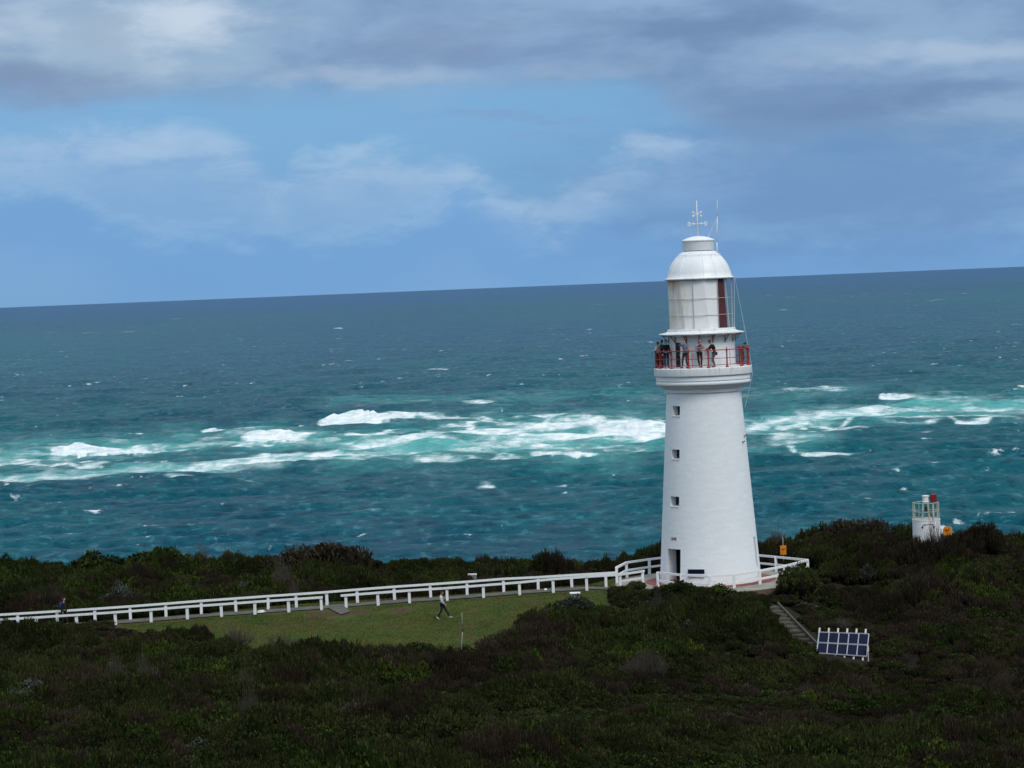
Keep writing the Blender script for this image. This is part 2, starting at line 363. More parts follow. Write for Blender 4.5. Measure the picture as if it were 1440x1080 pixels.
# ------------------------------------------------------------------ sea
def sea():
    dmin, dmax = 230., 60000.; H = HC-SEA
    rows = [dmin]; 
    q = H*F/dmin
    while q > H*F/dmax*1.05:
        step = 6 if q > 520 else (.75 if q > 62 else max(.35, q*.012)); q -= step; rows.append(H*F/q)
    rows.append(dmax); d = np.array(rows)
    az = np.r_[np.linspace(-1.25,-.24,40)[:-1], np.linspace(-.24,.24,560), np.linspace(.24,1.25,40)[1:]]
    AZ, D = np.meshgrid(az, d); x = np.tan(AZ)*D; y = D*np.ones_like(x)
    # where each water point lies in the photo, used as a chart for the surf zone
    px = np.empty_like(x); py = np.empty_like(x)
    v = np.stack([x, y, np.full_like(x, SEA-HC)], -1); f = v @ np.array(fw); px = 720+F*(v @ np.array(RT))/f; py = 540-F*(v @ np.array(UP))/f
    z = np.zeros_like(x)
    rr = np.random.default_rng(5)
    for i in range(22):
        lam = 11*1.14**i*(.9+.2*rr.random()); th = rr.normal(0, .42)+.12; k = 2*PI/lam; am = .019*lam*min(1, (42/lam)**1.3)
        ph = k*(x*math.sin(th)+y*math.cos(th))+rr.random()*6.3 + 2.2*fbm(x/lam/5, y/lam/4, 2, 40+i)*PI
        res = np.clip((lam/4.0)/np.maximum(1, D*D/(H*F)*.75)*1.2, 0, 1)
        s = np.sin(ph); z += am*(1.6*((s*.5+.5)**1.6)-.7)*res*(.35+1.3*fbm(x/lam/3+9, y/lam/3, 2, 80+i))
    surf = np.exp(-((py-(628-px*.028))/42)**2)
    foam = np.zeros_like(x); aer = np.zeros_like(x); rid = np.zeros_like(x)
    def stroke(pts, th, I, fade=25, wig=2.0, tgt='f', seed=0, soft=1.5):
        nonlocal foam, aer
        xs_ = [p[0] for p in pts]; ys_ = [p[1] for p in pts]; yc = np.interp(px, xs_, ys_) + wig*(fbm(px/38, py/60, 3, 100+seed)-.5)*2
        w = np.clip((px-xs_[0])/fade, 0, 1)*np.clip((xs_[-1]-px)/fade, 0, 1); w = w*w*(3-2*w)
        g = np.exp(-np.abs((py-yc)/(th*(.5+.9*fbm(px/55, py*0, 3, 200+seed))))**soft)*w*I
        if tgt == 'f': foam = np.maximum(foam, g)
        else: aer = np.maximum(aer, g)
    def breaker(x0, x1, yf, slope, Hm, seed, peak=.4, foamtop=1.5, wb=30, foamback=1.0):
        X0, X1 = x0-.12*(x1-x0), x1+.45*(x1-x0)
        nonlocal z, foam, aer
        xm = x0+(x1-x0)*peak; t = (px-x0)/(x1-x0)
        w = np.clip((px-x0)/(.22*(x1-x0)), 0, 1)*np.clip((x1-px)/(.3*(x1-x0)), 0, 1); w = np.sqrt(w)
        jag = .26+.42*fbm(px/20+seed*7, px*0, 4, seed)+.45*fbm(px/5+seed*3, D/60, 3, seed+50)*fbm(px/30, px*0, 2, seed+70)+.62*np.exp(-((px-xm)/((x1-x0)*.16))**2)
        yfoot = yf+slope*(px-x0)+2*(fbm(px/30, px*0, 2, seed+5)-.5)
        q_ = np.maximum(yfoot+F*0-(433.2-5.6-px*.0403), 20); df = H*F/q_
        s = D-df; prof = np.where(s < 0, 0, np.where(s < 7, sstep(s, 0, 7), np.exp(-np.maximum(s-7,0)/wb)))
        wl_ = np.clip((px-X0)/(.3*(x1-x0)), 0, 1)*np.clip((X1-px)/(.55*(x1-x0)), 0, 1); h = Hm*(jag*w*.62+.38*sstep(wl_, 0, 1))*prof; aer = np.maximum(aer, .9*sstep(wl_, 0, 1)*np.clip(prof*1.2, 0, 1)*np.exp(-np.maximum(s-6, 0)/18)); z = z*(1-.6*np.clip(h/2, 0, 1))+h
        lead = 30*fbm(px/7, px*0, 4, seed+90)
        fo = sstep(s, -8-lead, 5-lead)*w*foamtop*np.where(s > 9, np.exp(-np.maximum(s-9,0)/(wb*foamback)), 1)
        fo = fo*np.clip(w*1.6, 0, 1)*(.42+.85*fbm(px/9, D/22, 4, seed+33)); foam = np.maximum(foam, fo); tl = np.clip((px-x0)/(.3*(x1-x0)), 0, 1)*np.clip((x1+.5*(x1-x0)-px)/(.7*(x1-x0)), 0, 1); foam = np.maximum(foam, .42*tl*sstep(s, -30-2*lead, 10)*np.exp(-np.maximum(s-10,0)/60)*(Hm > 2))
    # broad aerated turquoise water
    stroke([(-200,645),(0,641),(220,628),(440,618),(520,622)], 17, .85, 60, 3, 'a', 1, 2)
    stroke([(-200,678),(0,672),(200,660),(420,648),(560,640)], 8, .9, 60, 3, 'a', 2, 2)
    stroke([(420,640),(560,628),(760,618),(935,618),(1060,612)], 28, 1.0, 80, 4, 'a', 3, 2)
    stroke([(600,590),(900,585),(1000,590)], 14, .4, 80, 4, 'a', 4, 2)
    stroke([(1000,605),(1100,596),(1240,580),(1300,572),(1440,570),(1700,560)], 15, 1.05, 60, 3, 'a', 5, 2)
    stroke([(1000,640),(1100,630),(1200,622)], 12, .5, 60, 3, 'a', 6, 2)
    stroke([(420,565),(700,560),(1100,555),(1250,548)], 10, .3, 80, 4, 'a', 7, 2)
    # foam bands
    stroke([(-60,655),(40,650),(130,642)], 5, .62, 50, 2, 'f', 10)
    stroke([(-60,643),(30,642),(80,640)], 4, .45, 30, 2, 'f', 31)
    stroke([(-80,680),(0,675),(100,671),(220,662),(330,650),(420,648)], 3.2, .75, 50, 2, 'f', 11)
    stroke([(60,638),(220,636)], 3, .5, 20, 1, 'f', 32)
    stroke([(250,615),(440,612)], 4, .35, 50, 2, 'f', 12)
    stroke([(370,650),(470,645),(540,645)], 2.5, .55, 40, 2, 'f', 13)
    stroke([(470,628),(560,622),(640,611),(720,606),(800,598),(880,590)], 5.5, .95, 50, 3, 'f', 14)
    stroke([(640,606),(700,612),(760,617),(860,614),(960,616)], 4.5, 1.1, 40, 2, 'f', 15)
    stroke([(640,624),(820,628),(940,632)], 9, .52, 50, 3, 'f', 16)
    stroke([(500,634),(720,632)], 5, .5, 50, 3, 'f', 33)
    stroke([(740,640),(800,636),(850,640)], 4, .8, 20, 2, 'f', 17)
    stroke([(820,606),(880,600),(960,603)], 10, 1.1, 40, 3, 'f', 18)
    stroke([(470,645),(540,642)], 2, .7, 20, 1, 'f', 19)
    stroke([(500,580),(590,586),(650,586)], 1.6, .6, 30, 1, 'f', 20)
    stroke([(640,566),(710,565)], 1.8, .7, 20, 1, 'f', 21)
    stroke([(1035,602),(1090,599)], 4, 1.2, 20, 1.5, 'f', 22)
    stroke([(1040,598),(1120,590),(1200,582),(1260,578),(1320,577),(1440,576),(1600,570)], 5.5, .66, 40, 2, 'f', 23)
    stroke([(1250,570),(1330,565),(1440,563),(1600,560)], 4, .6, 40, 2, 'f', 34)
    stroke([(1300,559),(1370,559)], .9, .7, 20, 1, 'f', 24)
    stroke([(1045,616),(1100,613),(1160,608)], 3.5, .85, 30, 2, 'f', 25)
    stroke([(1040,630),(1075,627)], 2, 1, 10, 1, 'f', 26)
    stroke([(1073,627),(1100,631),(1130,637),(1210,635)], 1.3, .75, 25, 1, 'f', 27)
    stroke([(1220,606),(1290,608),(1350,605)], 1.5, .55, 30, 1, 'f', 28)
    stroke([(1390,602),(1425,602)], .8, .8, 15, 1, 'f', 29)
    stroke([(1080,548),(1240,548)], 1.2, .5, 40, 1, 'f', 30)
    for i, (a, b, yy, th, I) in enumerate([(222,288,671,2,.9),(302,366,676,3,1.1),(312,350,686,1.5,.9),(490,545,720.5,2.6,1.1),(663,706,684,2.4,1.1),(545,610,678,1.6,.8),(228,262,695,1.3,.6),(1100,1130,675,1.6,.8),(1070,1095,657,1.4,.9),(1095,1125,677,1.2,.7),(300,326,523,1.3,.9),(466,486,462,1,.8),(590,650,519,1.2,.6),(700,712,529,1,.8),(1290,1345,680,1.4,.5),(1270,1290,690,1,.6),(830,870,708,1,.5),(616,680,752,1,.6),(180,206,609,2,1.2)]):
        stroke([(a,yy),((a+b)/2,yy-1),(b,yy)], th*.52, I*.9, (b-a)*.35, 1, 'f', 50+i)
    for i, pp in enumerate([[(150,634),(330,624),(445,612)],[(590,583),(700,590),(840,584)],[(430,622),(520,612),(650,600)],[(240,652),(420,641),(570,636)],[(560,647),(700,641),(770,643)],[(0,662),(90,652),(240,640)],[(1050,603),(1200,590),(1440,583)],[(1090,610),(1180,603),(1250,600)],[(590,600),(680,594),(780,596)]]):
        stroke(pp, 1.5, .82, 60, 3, 'f', 300+i); stroke([(a+20, b+4) for a, b in pp], 1.1, .68, 50, 4, 'f', 330+i)
    breaker(442, 596, 600, -.08, 8.5, 1, .4, 1.6, 26)
    breaker(334, 446, 618, -.04, 6.0, 2, .5, 1.6, 22)
    breaker(68, 150, 639, -.03, 6.5, 3, .5, 1.6, 16)
    breaker(120, 235, 638, -.02, 2.6, 4, .3, 1.3, 10)
    breaker(280, 330, 607, -.02, 1.9, 5, .3, 1.05, 6)
    breaker(174, 218, 611, -.02, 1.2, 6, .4, 1.0, 5)
    breaker(815, 1000, 611, .01, 7, 7, .5, 1.4, 60)
    breaker(740, 850, 643, .01, 3.4, 8, .6, 1.3, 14)
    breaker(1234, 1284, 559, .04, 3.4, 9, .2, 1.15, 4)
    breaker(640, 800, 622, -.01, 3, 10, .4, .0, 20)
    breaker(1060, 1160, 622, -.03, 3, 11, .4, .0, 20)
    breaker(560, 650, 650, -.02, 2.5, 12, .4, .0, 20)
    breaker(300, 380, 612, -.02, 3, 13, .4, .0, 16)
    nxx, nyy = len(az), len(d)
    me = bpy.data.meshes.new('sea'); me.vertices.add(nxx*nyy)
    me.vertices.foreach_set('co', np.stack([x, y, z+SEA], -1).ravel().astype(np.float32))
    ii, jj = np.meshgrid(np.arange(nxx-1), np.arange(nyy-1)); a = (jj*nxx+ii).ravel(); fc = np.stack([a, a+1, a+nxx+1, a+nxx], 1).astype(np.int32)
    me.loops.add(fc.size); me.polygons.add(len(fc)); me.loops.foreach_set('vertex_index', fc.ravel())
    me.polygons.foreach_set('loop_start', np.arange(0, fc.size, 4, dtype=np.int32)); me.polygons.foreach_set('loop_total', np.full(len(fc), 4, np.int32))
    me.polygons.foreach_set('use_smooth', np.ones(len(fc), bool)); me.update(calc_edges=True)
    for nm, aa in (('foam', foam), ('aerated', aer)):
        at = me.attributes.new(nm, 'FLOAT', 'POINT'); at.data.foreach_set('value', aa.ravel().astype(np.float32))
    m, t, b = mat('sea_water', (.01,.06,.08), .3, 0, .5); b.inputs['IOR'].default_value = 1.33
    g = t.node('ShaderNodeNewGeometry').outputs['Position']; sp = t.node('ShaderNodeSeparateXYZ'); t.l.new(g, sp.inputs[0])
    fo = t.node('ShaderNodeAttribute', attribute_name='foam').outputs['Fac']; ae = t.node('ShaderNodeAttribute', attribute_name='aerated').outputs['Fac']
    big = t.noise(t.mapv(g, (1/700,1/1800,0)), 1, 4, .55); mid = t.noise(t.mapv(g, (1/90,1/160,0)), 1, 5, .6); sml = t.noise(t.mapv(g, (1/15,1/30,1/3)), 1, 5, .65)
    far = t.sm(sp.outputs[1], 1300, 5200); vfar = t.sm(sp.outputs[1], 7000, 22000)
    c = t.mix(t.sm(big, .35, .65), SC['deep'], SC['teal'])  # green-lit swell and cloud shadow put into the water colour
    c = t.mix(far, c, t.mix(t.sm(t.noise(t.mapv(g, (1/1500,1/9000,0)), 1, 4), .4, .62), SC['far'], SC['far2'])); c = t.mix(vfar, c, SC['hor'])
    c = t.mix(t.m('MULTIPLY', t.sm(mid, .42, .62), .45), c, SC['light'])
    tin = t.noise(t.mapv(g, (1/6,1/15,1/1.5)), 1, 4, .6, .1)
    c = t.mix(t.m('MULTIPLY', t.sm(sml, .46, .66), .5), c, SC['light']); c = t.mix(t.m('MULTIPLY', t.sm(tin, .54, .70), .5), c, SC['glint']); c = t.mix(t.m('MULTIPLY', t.sm(tin, .47, .34), .6), c, SC['dark'])  # chop highlights and dark troughs painted into the base colour
    af = t.m('MULTIPLY', ae, t.sm(t.m('ADD', t.m('MULTIPLY', mid, .5), t.m('MULTIPLY', sml, .5)), .38, .60, .35, 1))
    c = t.mix(t.m('MULTIPLY', af, .8, clamp=True), c, SC['turq'])
    # foam coverage broken by streaky noise
    fn = t.noise(t.mapv(g, (1/26,1/75,1/4), (0,0,0), (0,0,.12)), 1, 8, .66, .9); fn3 = t.noise(t.mapv(g, (1/9,1/48,1/1.6), (0,0,0), (0,0,-.1)), 1, 5, .6, .6); fn2 = t.noise(t.mapv(g, (1/40,1/120,1/8)), 1, 4, .6, .5)
    k = t.m('ADD', fo, t.m('MULTIPLY', t.m('SUBTRACT', t.m('ADD', t.m('MULTIPLY', fn, .7), t.m('MULTIPLY', fn2, .45)), 0.575), 2.4)); k = t.m('ADD', k, t.m('MULTIPLY', t.m('SUBTRACT', fn3, .5), 1.3))
    k = t.m('MULTIPLY', t.sm(k, .12, 1.05), t.sm(fo, .03, .35)); milk = t.m('MULTIPLY', t.sm(fo, .05, .9), t.sm(fn2, .3, .6, .35, .75))
    thin = t.m('MULTIPLY', t.m('MULTIPLY', ae, t.sm(t.m('ADD', t.m('MULTIPLY', fn, .6), t.m('MULTIPLY', fn2, .4)), .49, .63)), .55)
    c = t.mix(milk, c, (.34,.62,.62))
    # whitecaps of the wind sea
    w1 = t.noise(t.mapv(g, (1/14,1/18,0)), 1, 4, .6, .1); w2 = t.noise(t.mapv(g, (1/150,1/400,0)), 1, 3, .6)
    cap = t.sm(t.m('ADD', w1, t.m('MULTIPLY', t.m('SUBTRACT', w2, .5), .38)), .665, .75)
    w3 = t.noise(t.mapv(g, (1/60,1/160,0), (31,7,0)), 1, 3, .6, .3); w4 = t.noise(t.mapv(g, (1/900,1/3000,0)), 1, 2)
    cap2 = t.m('MULTIPLY', t.sm(t.m('ADD', w3, t.m('MULTIPLY', t.m('SUBTRACT', w4, .5), .35)), .69, .75), t.sm(sp.outputs[1], 2600, 4200))
    capf = t.m('MAXIMUM', t.m('MULTIPLY', cap, t.sm(sp.outputs[1], 9000, 2500, .2, .8)), t.m('MULTIPLY', cap2, .6))
    k = t.m('MAXIMUM', t.m('MAXIMUM', k, thin), capf)
    t.put(b.inputs['Base Color'], t.mix(k, c, t.mix(t.sm(fn3, .35, .62), (.60,.72,.76), (.90,.92,.93))))  # shading of the foam painted in, bluish against white
    t.put(b.inputs['Roughness'], t.m('ADD', .38, t.m('MULTIPLY', k, .5)))
    b.inputs['Specular IOR Level'].default_value = .05
    h1 = t.noise(t.mapv(g, (1/7,1/10,0)), 1, 7, .68, 0); h2 = t.noise(t.mapv(g, (1/30,1/45,0)), 1, 6, .65, 0); h3 = t.noise(t.mapv(g, (1/160,1/420,0)), 1, 5, .6)
    nb = t.bump(h3, 1, t.sm(sp.outputs[1], 2500, 12000, .0, 26)); nb = t.bump(h2, 1, t.sm(sp.outputs[1], 800, 6000, 4.2, 12), nb); nb = t.bump(h1, 1, 2.0, nb)
    t.put(b.inputs['Normal'], nb)
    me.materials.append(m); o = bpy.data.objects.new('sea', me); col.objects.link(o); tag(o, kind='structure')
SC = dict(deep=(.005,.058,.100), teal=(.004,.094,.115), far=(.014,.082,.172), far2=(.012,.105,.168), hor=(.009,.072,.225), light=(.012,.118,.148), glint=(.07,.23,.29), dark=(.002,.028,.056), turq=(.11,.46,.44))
sea()
#@@PART2
# ------------------------------------------------------------------ sky and light
w = bpy.data.worlds.new('World'); sc.world = w; w.use_nodes = True; t = NT(w.node_tree); w.node_tree.nodes.clear()
SUN_EL, SUN_AZ = R(48), R(150)          # azimuth clockwise from +Y: behind the camera and to the right
sky = t.node('ShaderNodeTexSky', sky_type='NISHITA', sun_disc=False); sky.sun_elevation = SUN_EL; sky.sun_rotation = SUN_AZ
sky.air_density = 1.2; sky.dust_density = .4; sky.ozone_density = 2.5
g = t.node('ShaderNodeTexCoord').outputs['Generated']; nrm = t.node('ShaderNodeVectorMath', operation='NORMALIZE'); t.l.new(g, nrm.inputs[0]); g = nrm.outputs[0]
sp = t.node('ShaderNodeSeparateXYZ'); t.l.new(g, sp.inputs[0])
AZ = t.m('ARCTAN2', sp.outputs[0], sp.outputs[1]); EL = t.m('ARCSINE', sp.outputs[2])
cvn = t.node('ShaderNodeCombineXYZ'); t.put(cvn.inputs[0], AZ); t.put(cvn.inputs[1], t.m('MULTIPLY', EL, 2.2)); cv = cvn.outputs[0]
wa = t.noise(cv, 16, 6, .62, 0, 1); wsp = t.node('ShaderNodeSeparateColor'); t.l.new(wa, wsp.inputs[0])
wx = t.m('MULTIPLY', t.m('SUBTRACT', wsp.outputs[0], .5), .10); wy = t.m('MULTIPLY', t.m('SUBTRACT', wsp.outputs[1], .5), .030)
A2 = t.m('ADD', AZ, wx); E2 = t.m('ADD', EL, wy)
n_lo = t.noise(t.mapv(cv, (1,1.3,1)), 9, 7, .58, .3); n_hi = t.noise(t.mapv(cv, (1,1.5,1), (3,2,0)), 24, 7, .6, .2)
# clear blue between the clouds: the physical sky, deepened
nis = t.mix(1, sky.outputs[0], (.075,.075,.075), 'MULTIPLY')
blue = t.mix(t.sm(EL, .0, .07), (.108,.330,.635), (.175,.410,.715))
blue = t.mix(t.sm(AZ, -.1, .2), blue, t.mix(1, blue, (.86,.91,.93), 'MULTIPLY'))
col_ = t.mix(.12, blue, nis)
def blob(px, py, rx, ry, color, amt, soft=(1.0, .2), nz=.6):
    global col_
    d = ray(px, py); d.normalize(); a = math.atan2(d.x, d.y); e = math.asin(d.z); rx /= F; ry /= F
    dx = t.m('DIVIDE', t.m('SUBTRACT', A2, a), rx); dy = t.m('DIVIDE', t.m('SUBTRACT', E2, e), ry)
    r = t.m('SQRT', t.m('ADD', t.m('MULTIPLY', dx, dx), t.m('MULTIPLY', dy, dy)))
    r = t.m('ADD', r, t.m('MULTIPLY', t.m('SUBTRACT', n_hi, .5), nz*2))
    k = t.m('MULTIPLY', t.sm(r, soft[0], soft[1]), amt)
    col_ = t.mix(k, col_, color)
GREY = (.235,.33,.50); LIT = (.47,.60,.74); HAZ = (.20,.37,.60)
# cumulus bank low over the sea: its upper edge, lit there and sinking into haze below
def bank(pts, lit, body, amt, spread, nzs, edge_s):
    global col_
    lo, hi = -.26, .26; rp_ = t.node('ShaderNodeValToRGB'); cr = rp_.color_ramp; cr.interpolation = 'B_SPLINE'
    q = [];
    for x, y in pts: d = ray(x, y); d.normalize(); q.append(((math.atan2(d.x, d.y)-lo)/(hi-lo), math.asin(d.z)*10))
    while len(cr.elements) < len(q): cr.elements.new(.5)
    for e_, (a, v_) in zip(cr.elements, q): e_.position = a; e_.color = (v_, v_, v_, 1)
    t.put(rp_.inputs[0], t.m('DIVIDE', t.m('SUBTRACT', AZ, lo), hi-lo)); top = t.m('MULTIPLY', rp_.outputs[0], .1)
    nz_ = t.m('ADD', t.m('MULTIPLY', t.m('SUBTRACT', nb1, .5), .020*nzs), t.m('MULTIPLY', t.m('SUBTRACT', nb2, .5), .010*nzs))
    d_ = t.m('SUBTRACT', t.m('ADD', top, nz_), EL)
    mask_ = t.m('MULTIPLY', t.sm(d_, 0, edge_s), amt)
    litf = t.m('MULTIPLY', t.sm(d_, spread, .001), t.sm(nb3, .30, .56)); low = t.sm(d_, spread*1.2, spread*3.2)
    c_ = t.mix(litf, body, lit); c_ = t.mix(t.m('MULTIPLY', low, .85), c_, col_)
    col_ = t.mix(mask_, col_, c_)
nb1 = t.noise(t.mapv(cv, (1,1,1), (5,1,0)), 30, 7, .62, .4); nb2 = t.noise(t.mapv(cv, (1,1,1), (1,7,0)), 85, 6, .62, .3); nb3 = t.noise(t.mapv(cv, (1,1.4,1), (9,4,0)), 26, 7, .66, .5)
bank([(-120,178),(0,176),(60,172),(120,160),(200,162),(270,162),(330,178),(362,212),(392,240),(410,200),(450,196),(520,202),(570,206),(620,200),(660,214),(710,250),(760,272),(800,245),(850,205),(890,184),(940,178),(1000,190),(1060,186),(1110,182),(1200,196),(1320,190),(1560,190)], (.375,.535,.74), (.225,.405,.67), .82, .036, 1.25, .013)
bank([(-120,250),(0,240),(60,232),(110,250),(160,285),(220,310),(330,300),(430,320),(560,290),(640,240),(690,260),(760,330),(830,272),(870,268),(920,300),(1100,300),(1560,300)], (.30,.49,.735), (.155,.355,.66), .65, .016, 1.4, .008)
blob(1200, 250, 430, 135, (.150,.290,.535), .85, (1.3,.2)); blob(895, 202, 50, 24, (.40,.55,.75), .6, (1.2,.0), 1.1); blob(858, 283, 26, 13, (.34,.50,.72), .6, (1.2,.0), 1); blob(485, 212, 70, 18, (.40,.57,.76), .6, (1.2,.0), 1)
blob(250, 200, 100, 30, (.41,.57,.76), .55, (1.2,.0), 1); blob(640, 236, 34, 26, (.36,.53,.74), .5, (1.2,.0), 1)
blob(700, 168, 210, 9, (.21,.37,.61), .75, (1.2,.1), .5); blob(735, 190, 50, 6, (.21,.37,.61), .5, (1.2,.1), .5)
# the upper deck of grey cloud, lit patches on it
edge = t.m('ADD', EL, t.m('ADD', t.m('MULTIPLY', t.m('SUBTRACT', n_lo, .5), .020), t.m('MULTIPLY', t.m('SUBTRACT', n_hi, .5), .016)))
edge = t.m('ADD', edge, t.m('MULTIPLY', t.sm(AZ, .04, .10), .028))
deck = t.sm(edge, .0685, .0865)
dcol = t.mix(t.sm(n_lo, .36, .62), (.185,.300,.50), (.28,.425,.62))
sv = (col_, None)
col_ = t.mix(t.m('MULTIPLY', deck, .95), col_, dcol)
blob(150, 50, 330, 75, (.38,.51,.65), .75, (1.2,.1), .7); blob(265, 25, 130, 50, (.60,.70,.82), .8, (1.2,.0), .8); blob(30, 30, 60, 50, (.50,.60,.74), .5, (1.2,.0), .7)
blob(135, 40, 60, 45, (.33,.44,.58), .55, (1.2,.1), .7); blob(30, 118, 170, 30, (.215,.30,.47), .8, (1.2,.1), .6)
blob(530, 98, 140, 22, (.38,.49,.65), .7, (1.2,.0), .8); blob(820, 95, 110, 20, (.31,.42,.59), .6, (1.2,.0), .8)
blob(1000, 35, 260, 28, (.155,.260,.445), .75, (1.2,.1), .6); blob(620, 55, 160, 25, (.22,.315,.50), .6, (1.2,.1), .7)
blob(1340, 72, 170, 28, (.40,.52,.69), .85, (1.2,.1), .8); blob(1160, 78, 90, 18, (.33,.45,.64), .6, (1.2,.0), .8)
blob(1300, 138, 260, 26, (.150,.255,.445), .7, (1.2,.1), .6)
# higher up, outside the frame: broken overcast that lights the place from above
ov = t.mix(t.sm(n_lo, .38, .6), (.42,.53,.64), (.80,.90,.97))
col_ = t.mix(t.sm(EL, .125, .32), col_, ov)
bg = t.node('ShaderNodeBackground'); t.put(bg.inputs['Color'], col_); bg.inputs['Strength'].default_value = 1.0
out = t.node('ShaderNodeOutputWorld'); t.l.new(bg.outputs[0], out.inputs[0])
sl = bpy.data.lights.new('sun', 'SUN'); sl.energy = 1.75; sl.angle = R(24); sl.color = (1, .965, .92)
so = bpy.data.objects.new('sun', sl); col.objects.link(so)
so.rotation_euler = Vector((math.sin(SUN_AZ)*math.cos(SUN_EL), math.cos(SUN_AZ)*math.cos(SUN_EL), math.sin(SUN_EL))).to_track_quat('Z', 'Y').to_euler()
sc.view_settings.view_transform = 'Standard'; sc.view_settings.look = 'None'; sc.view_settings.exposure = 0; sc.view_settings.gamma = 1

# ------------------------------------------------------------------ lighthouse
LH = empty('lighthouse', (TX, TY, 0), 'tall white tapering lighthouse tower with domed lantern and red railed gallery', 'lighthouse')
PH0 = math.atan2(-TY, -TX)
def dirn(th): a = PH0+R(th); return Vector((math.cos(a), math.sin(a), 0))
RB, RT_, ZC = 3.19, 2.33, 12.0
def rad(z): return RB+(RT_-RB)*z/ZC
O0 = (0,0,0)
opens = [(-59.0, -36.4, -.02, 2.32, .75, 'door'), (-55, -39, 4.98, 5.58, .45, 'w'), (-55, -39, 7.92, 8.5, .45, 'w'), (-55, -39, 10.6, 11.2, .45, 'w'), (67.2, 73.8, .85, 2.82, .35, 'slit')]
angs = sorted(set([round(a, 3) for a in np.arange(-180, 180, 3.0)] + [v for o in opens for v in o[:2]]))
angs = [a for a in angs if not any(abs(a-v) < 1.2 and a != v for o in opens for v in o[:2])]
zs = sorted(set(list(np.round(np.linspace(-.6, 12.0, 22), 3)) + [v for o in opens for v in o[2:4]]))
def wp(a, z, inset=0): return dirn(a)*(rad(z)-inset)+Vector((0,0,z))
mb = MB()
for i, a in enumerate(angs):
    b = angs[(i+1) % len(angs)]; am = (a+b)/2 if b > a else a+1.5
    for z0, z1 in zip(zs, zs[1:]):
        zm = (z0+z1)/2
        if any(o[0] < am < o[1] and o[2] < zm < o[3] for o in opens): continue
        mb.add([wp(a,z0), wp(b,z0), wp(b,z1), wp(a,z1)], [(0,1,2,3)])
o_ = mb.build('tower_wall', M['tower'], LH, True, O0)
bm = bmesh.new(); bm.from_mesh(o_.data); bmesh.ops.remove_doubles(bm, verts=bm.verts, dist=.001); bm.to_mesh(o_.data); bm.free()
o_.data.polygons.foreach_set('use_smooth', [True]*len(o_.data.polygons))
for a0, a1, z0, z1, dep, kd in opens:
    ac = (a0+a1)/2; n = dirn(ac); ins = -n*dep
    aa = [a for a in angs if a0 <= a <= a1]
    front = [wp(a, z0) for a in aa] + [wp(a, z1) for a in reversed(aa)]
    root = mb = MB(); k = len(front)
    back = [v - n*(v.dot(n)-(rad((z0+z1)/2)*math.cos(R((a1-a0)/2))-dep)) for v in front]
    mb.add(front+back, [(i, (i+1) % k, k+(i+1) % k, k+i) for i in range(k)])
    nm = {'door': 'doorway', 'w': 'window', 'slit': 'slit_window'}[kd]
    wd = mb.build(nm, M['tower'], LH, False, O0)
    mb = MB(); bk = [v+n*.01 for v in back]; c = sum(bk, Vector())/k
    if kd == 'door':      # the open door stands folded inside, darkness behind
        mb.add([v-n*1.5 for v in back], [tuple(range(k))]); o_ = mb.build('dark_hallway', M['dark'], wd, False, O0)
        mb = MB(); sd = Vector((-n.y, n.x, 0)); wdt = (back[0]-back[len(aa)-1]).length
        mb.add([back[i]+n*0 for i in range(k)] + [v-n*1.5 for v in back], [(i, (i+1) % k, k+(i+1) % k, k+i) for i in range(k)]); mb.build('hallway_wall', M['dark'], wd, False, O0)
        L_ = back[0]; e_ = (back[len(aa)-1]-back[0]).normalized()
        mb = MB(); mb.box(L_+e_*(wdt*.62)+Vector((0,0,1.1))-n*.05, (wdt*.7, .06, 2.15), math.atan2(e_.y, e_.x)); mb.build('door', M['door'], wd, False, O0)
        mb = MB(); p_ = L_+e_*(wdt*.5)+n*.35; mb.box((p_.x, p_.y, .2), (wdt, .5, .3), math.atan2(e_.y, e_.x)); mb.build('red_doorstep', M['redpaint'], wd, False, O0, .02)
    else:
        mb.add(bk, [tuple(range(k))]); mb.build('pane', M['glassdark'], wd, False, O0)
        if kd == 'w':
            ct = c+n*.02; e_ = Vector((-n.y, n.x, 0)); hh = (z1-z0)/2; mb = MB()
            [mb.box(Vector((ct.x, ct.y, zq)), (.6, .03, .03), math.atan2(e_.y, e_.x)) for zq in (z0+.02,)]; mb.build('frame', M['frame'], wd, False, O0)
            q = n*(rad(z0)-.03); mb = MB(); mb.box((q.x, q.y, z0-.035), (.72, .12, .06), math.atan2(e_.y, e_.x)); mb.build('sill', M['white'], wd, False, O0, .01)
# cornice and gallery slab
prof = [(2.33,11.98),(2.44,12.0),(2.46,12.14),(2.44,12.17),(2.52,12.22),(2.62,12.33),(2.74,12.43),(2.88,12.47),(2.94,12.50),(2.965,12.56),(2.965,12.60),(2.94,12.67),(2.9,12.69),(2.885,12.72),(2.89,12.745),(2.955,12.75),(2.955,13.02),(2.95,13.035)]
mb = MB(); mb.lathe(prof, 112); mb.build('cornice', M['tower'], LH, 'auto', O0)
mb = MB(); mb.lathe([(2.9,13.06),(3.06,13.06),(3.07,13.10),(3.07,13.50),(3.04,13.54),(2.0,13.55)], 112); mb.build('gallery_slab', M['slab'], LH, 'auto', O0)
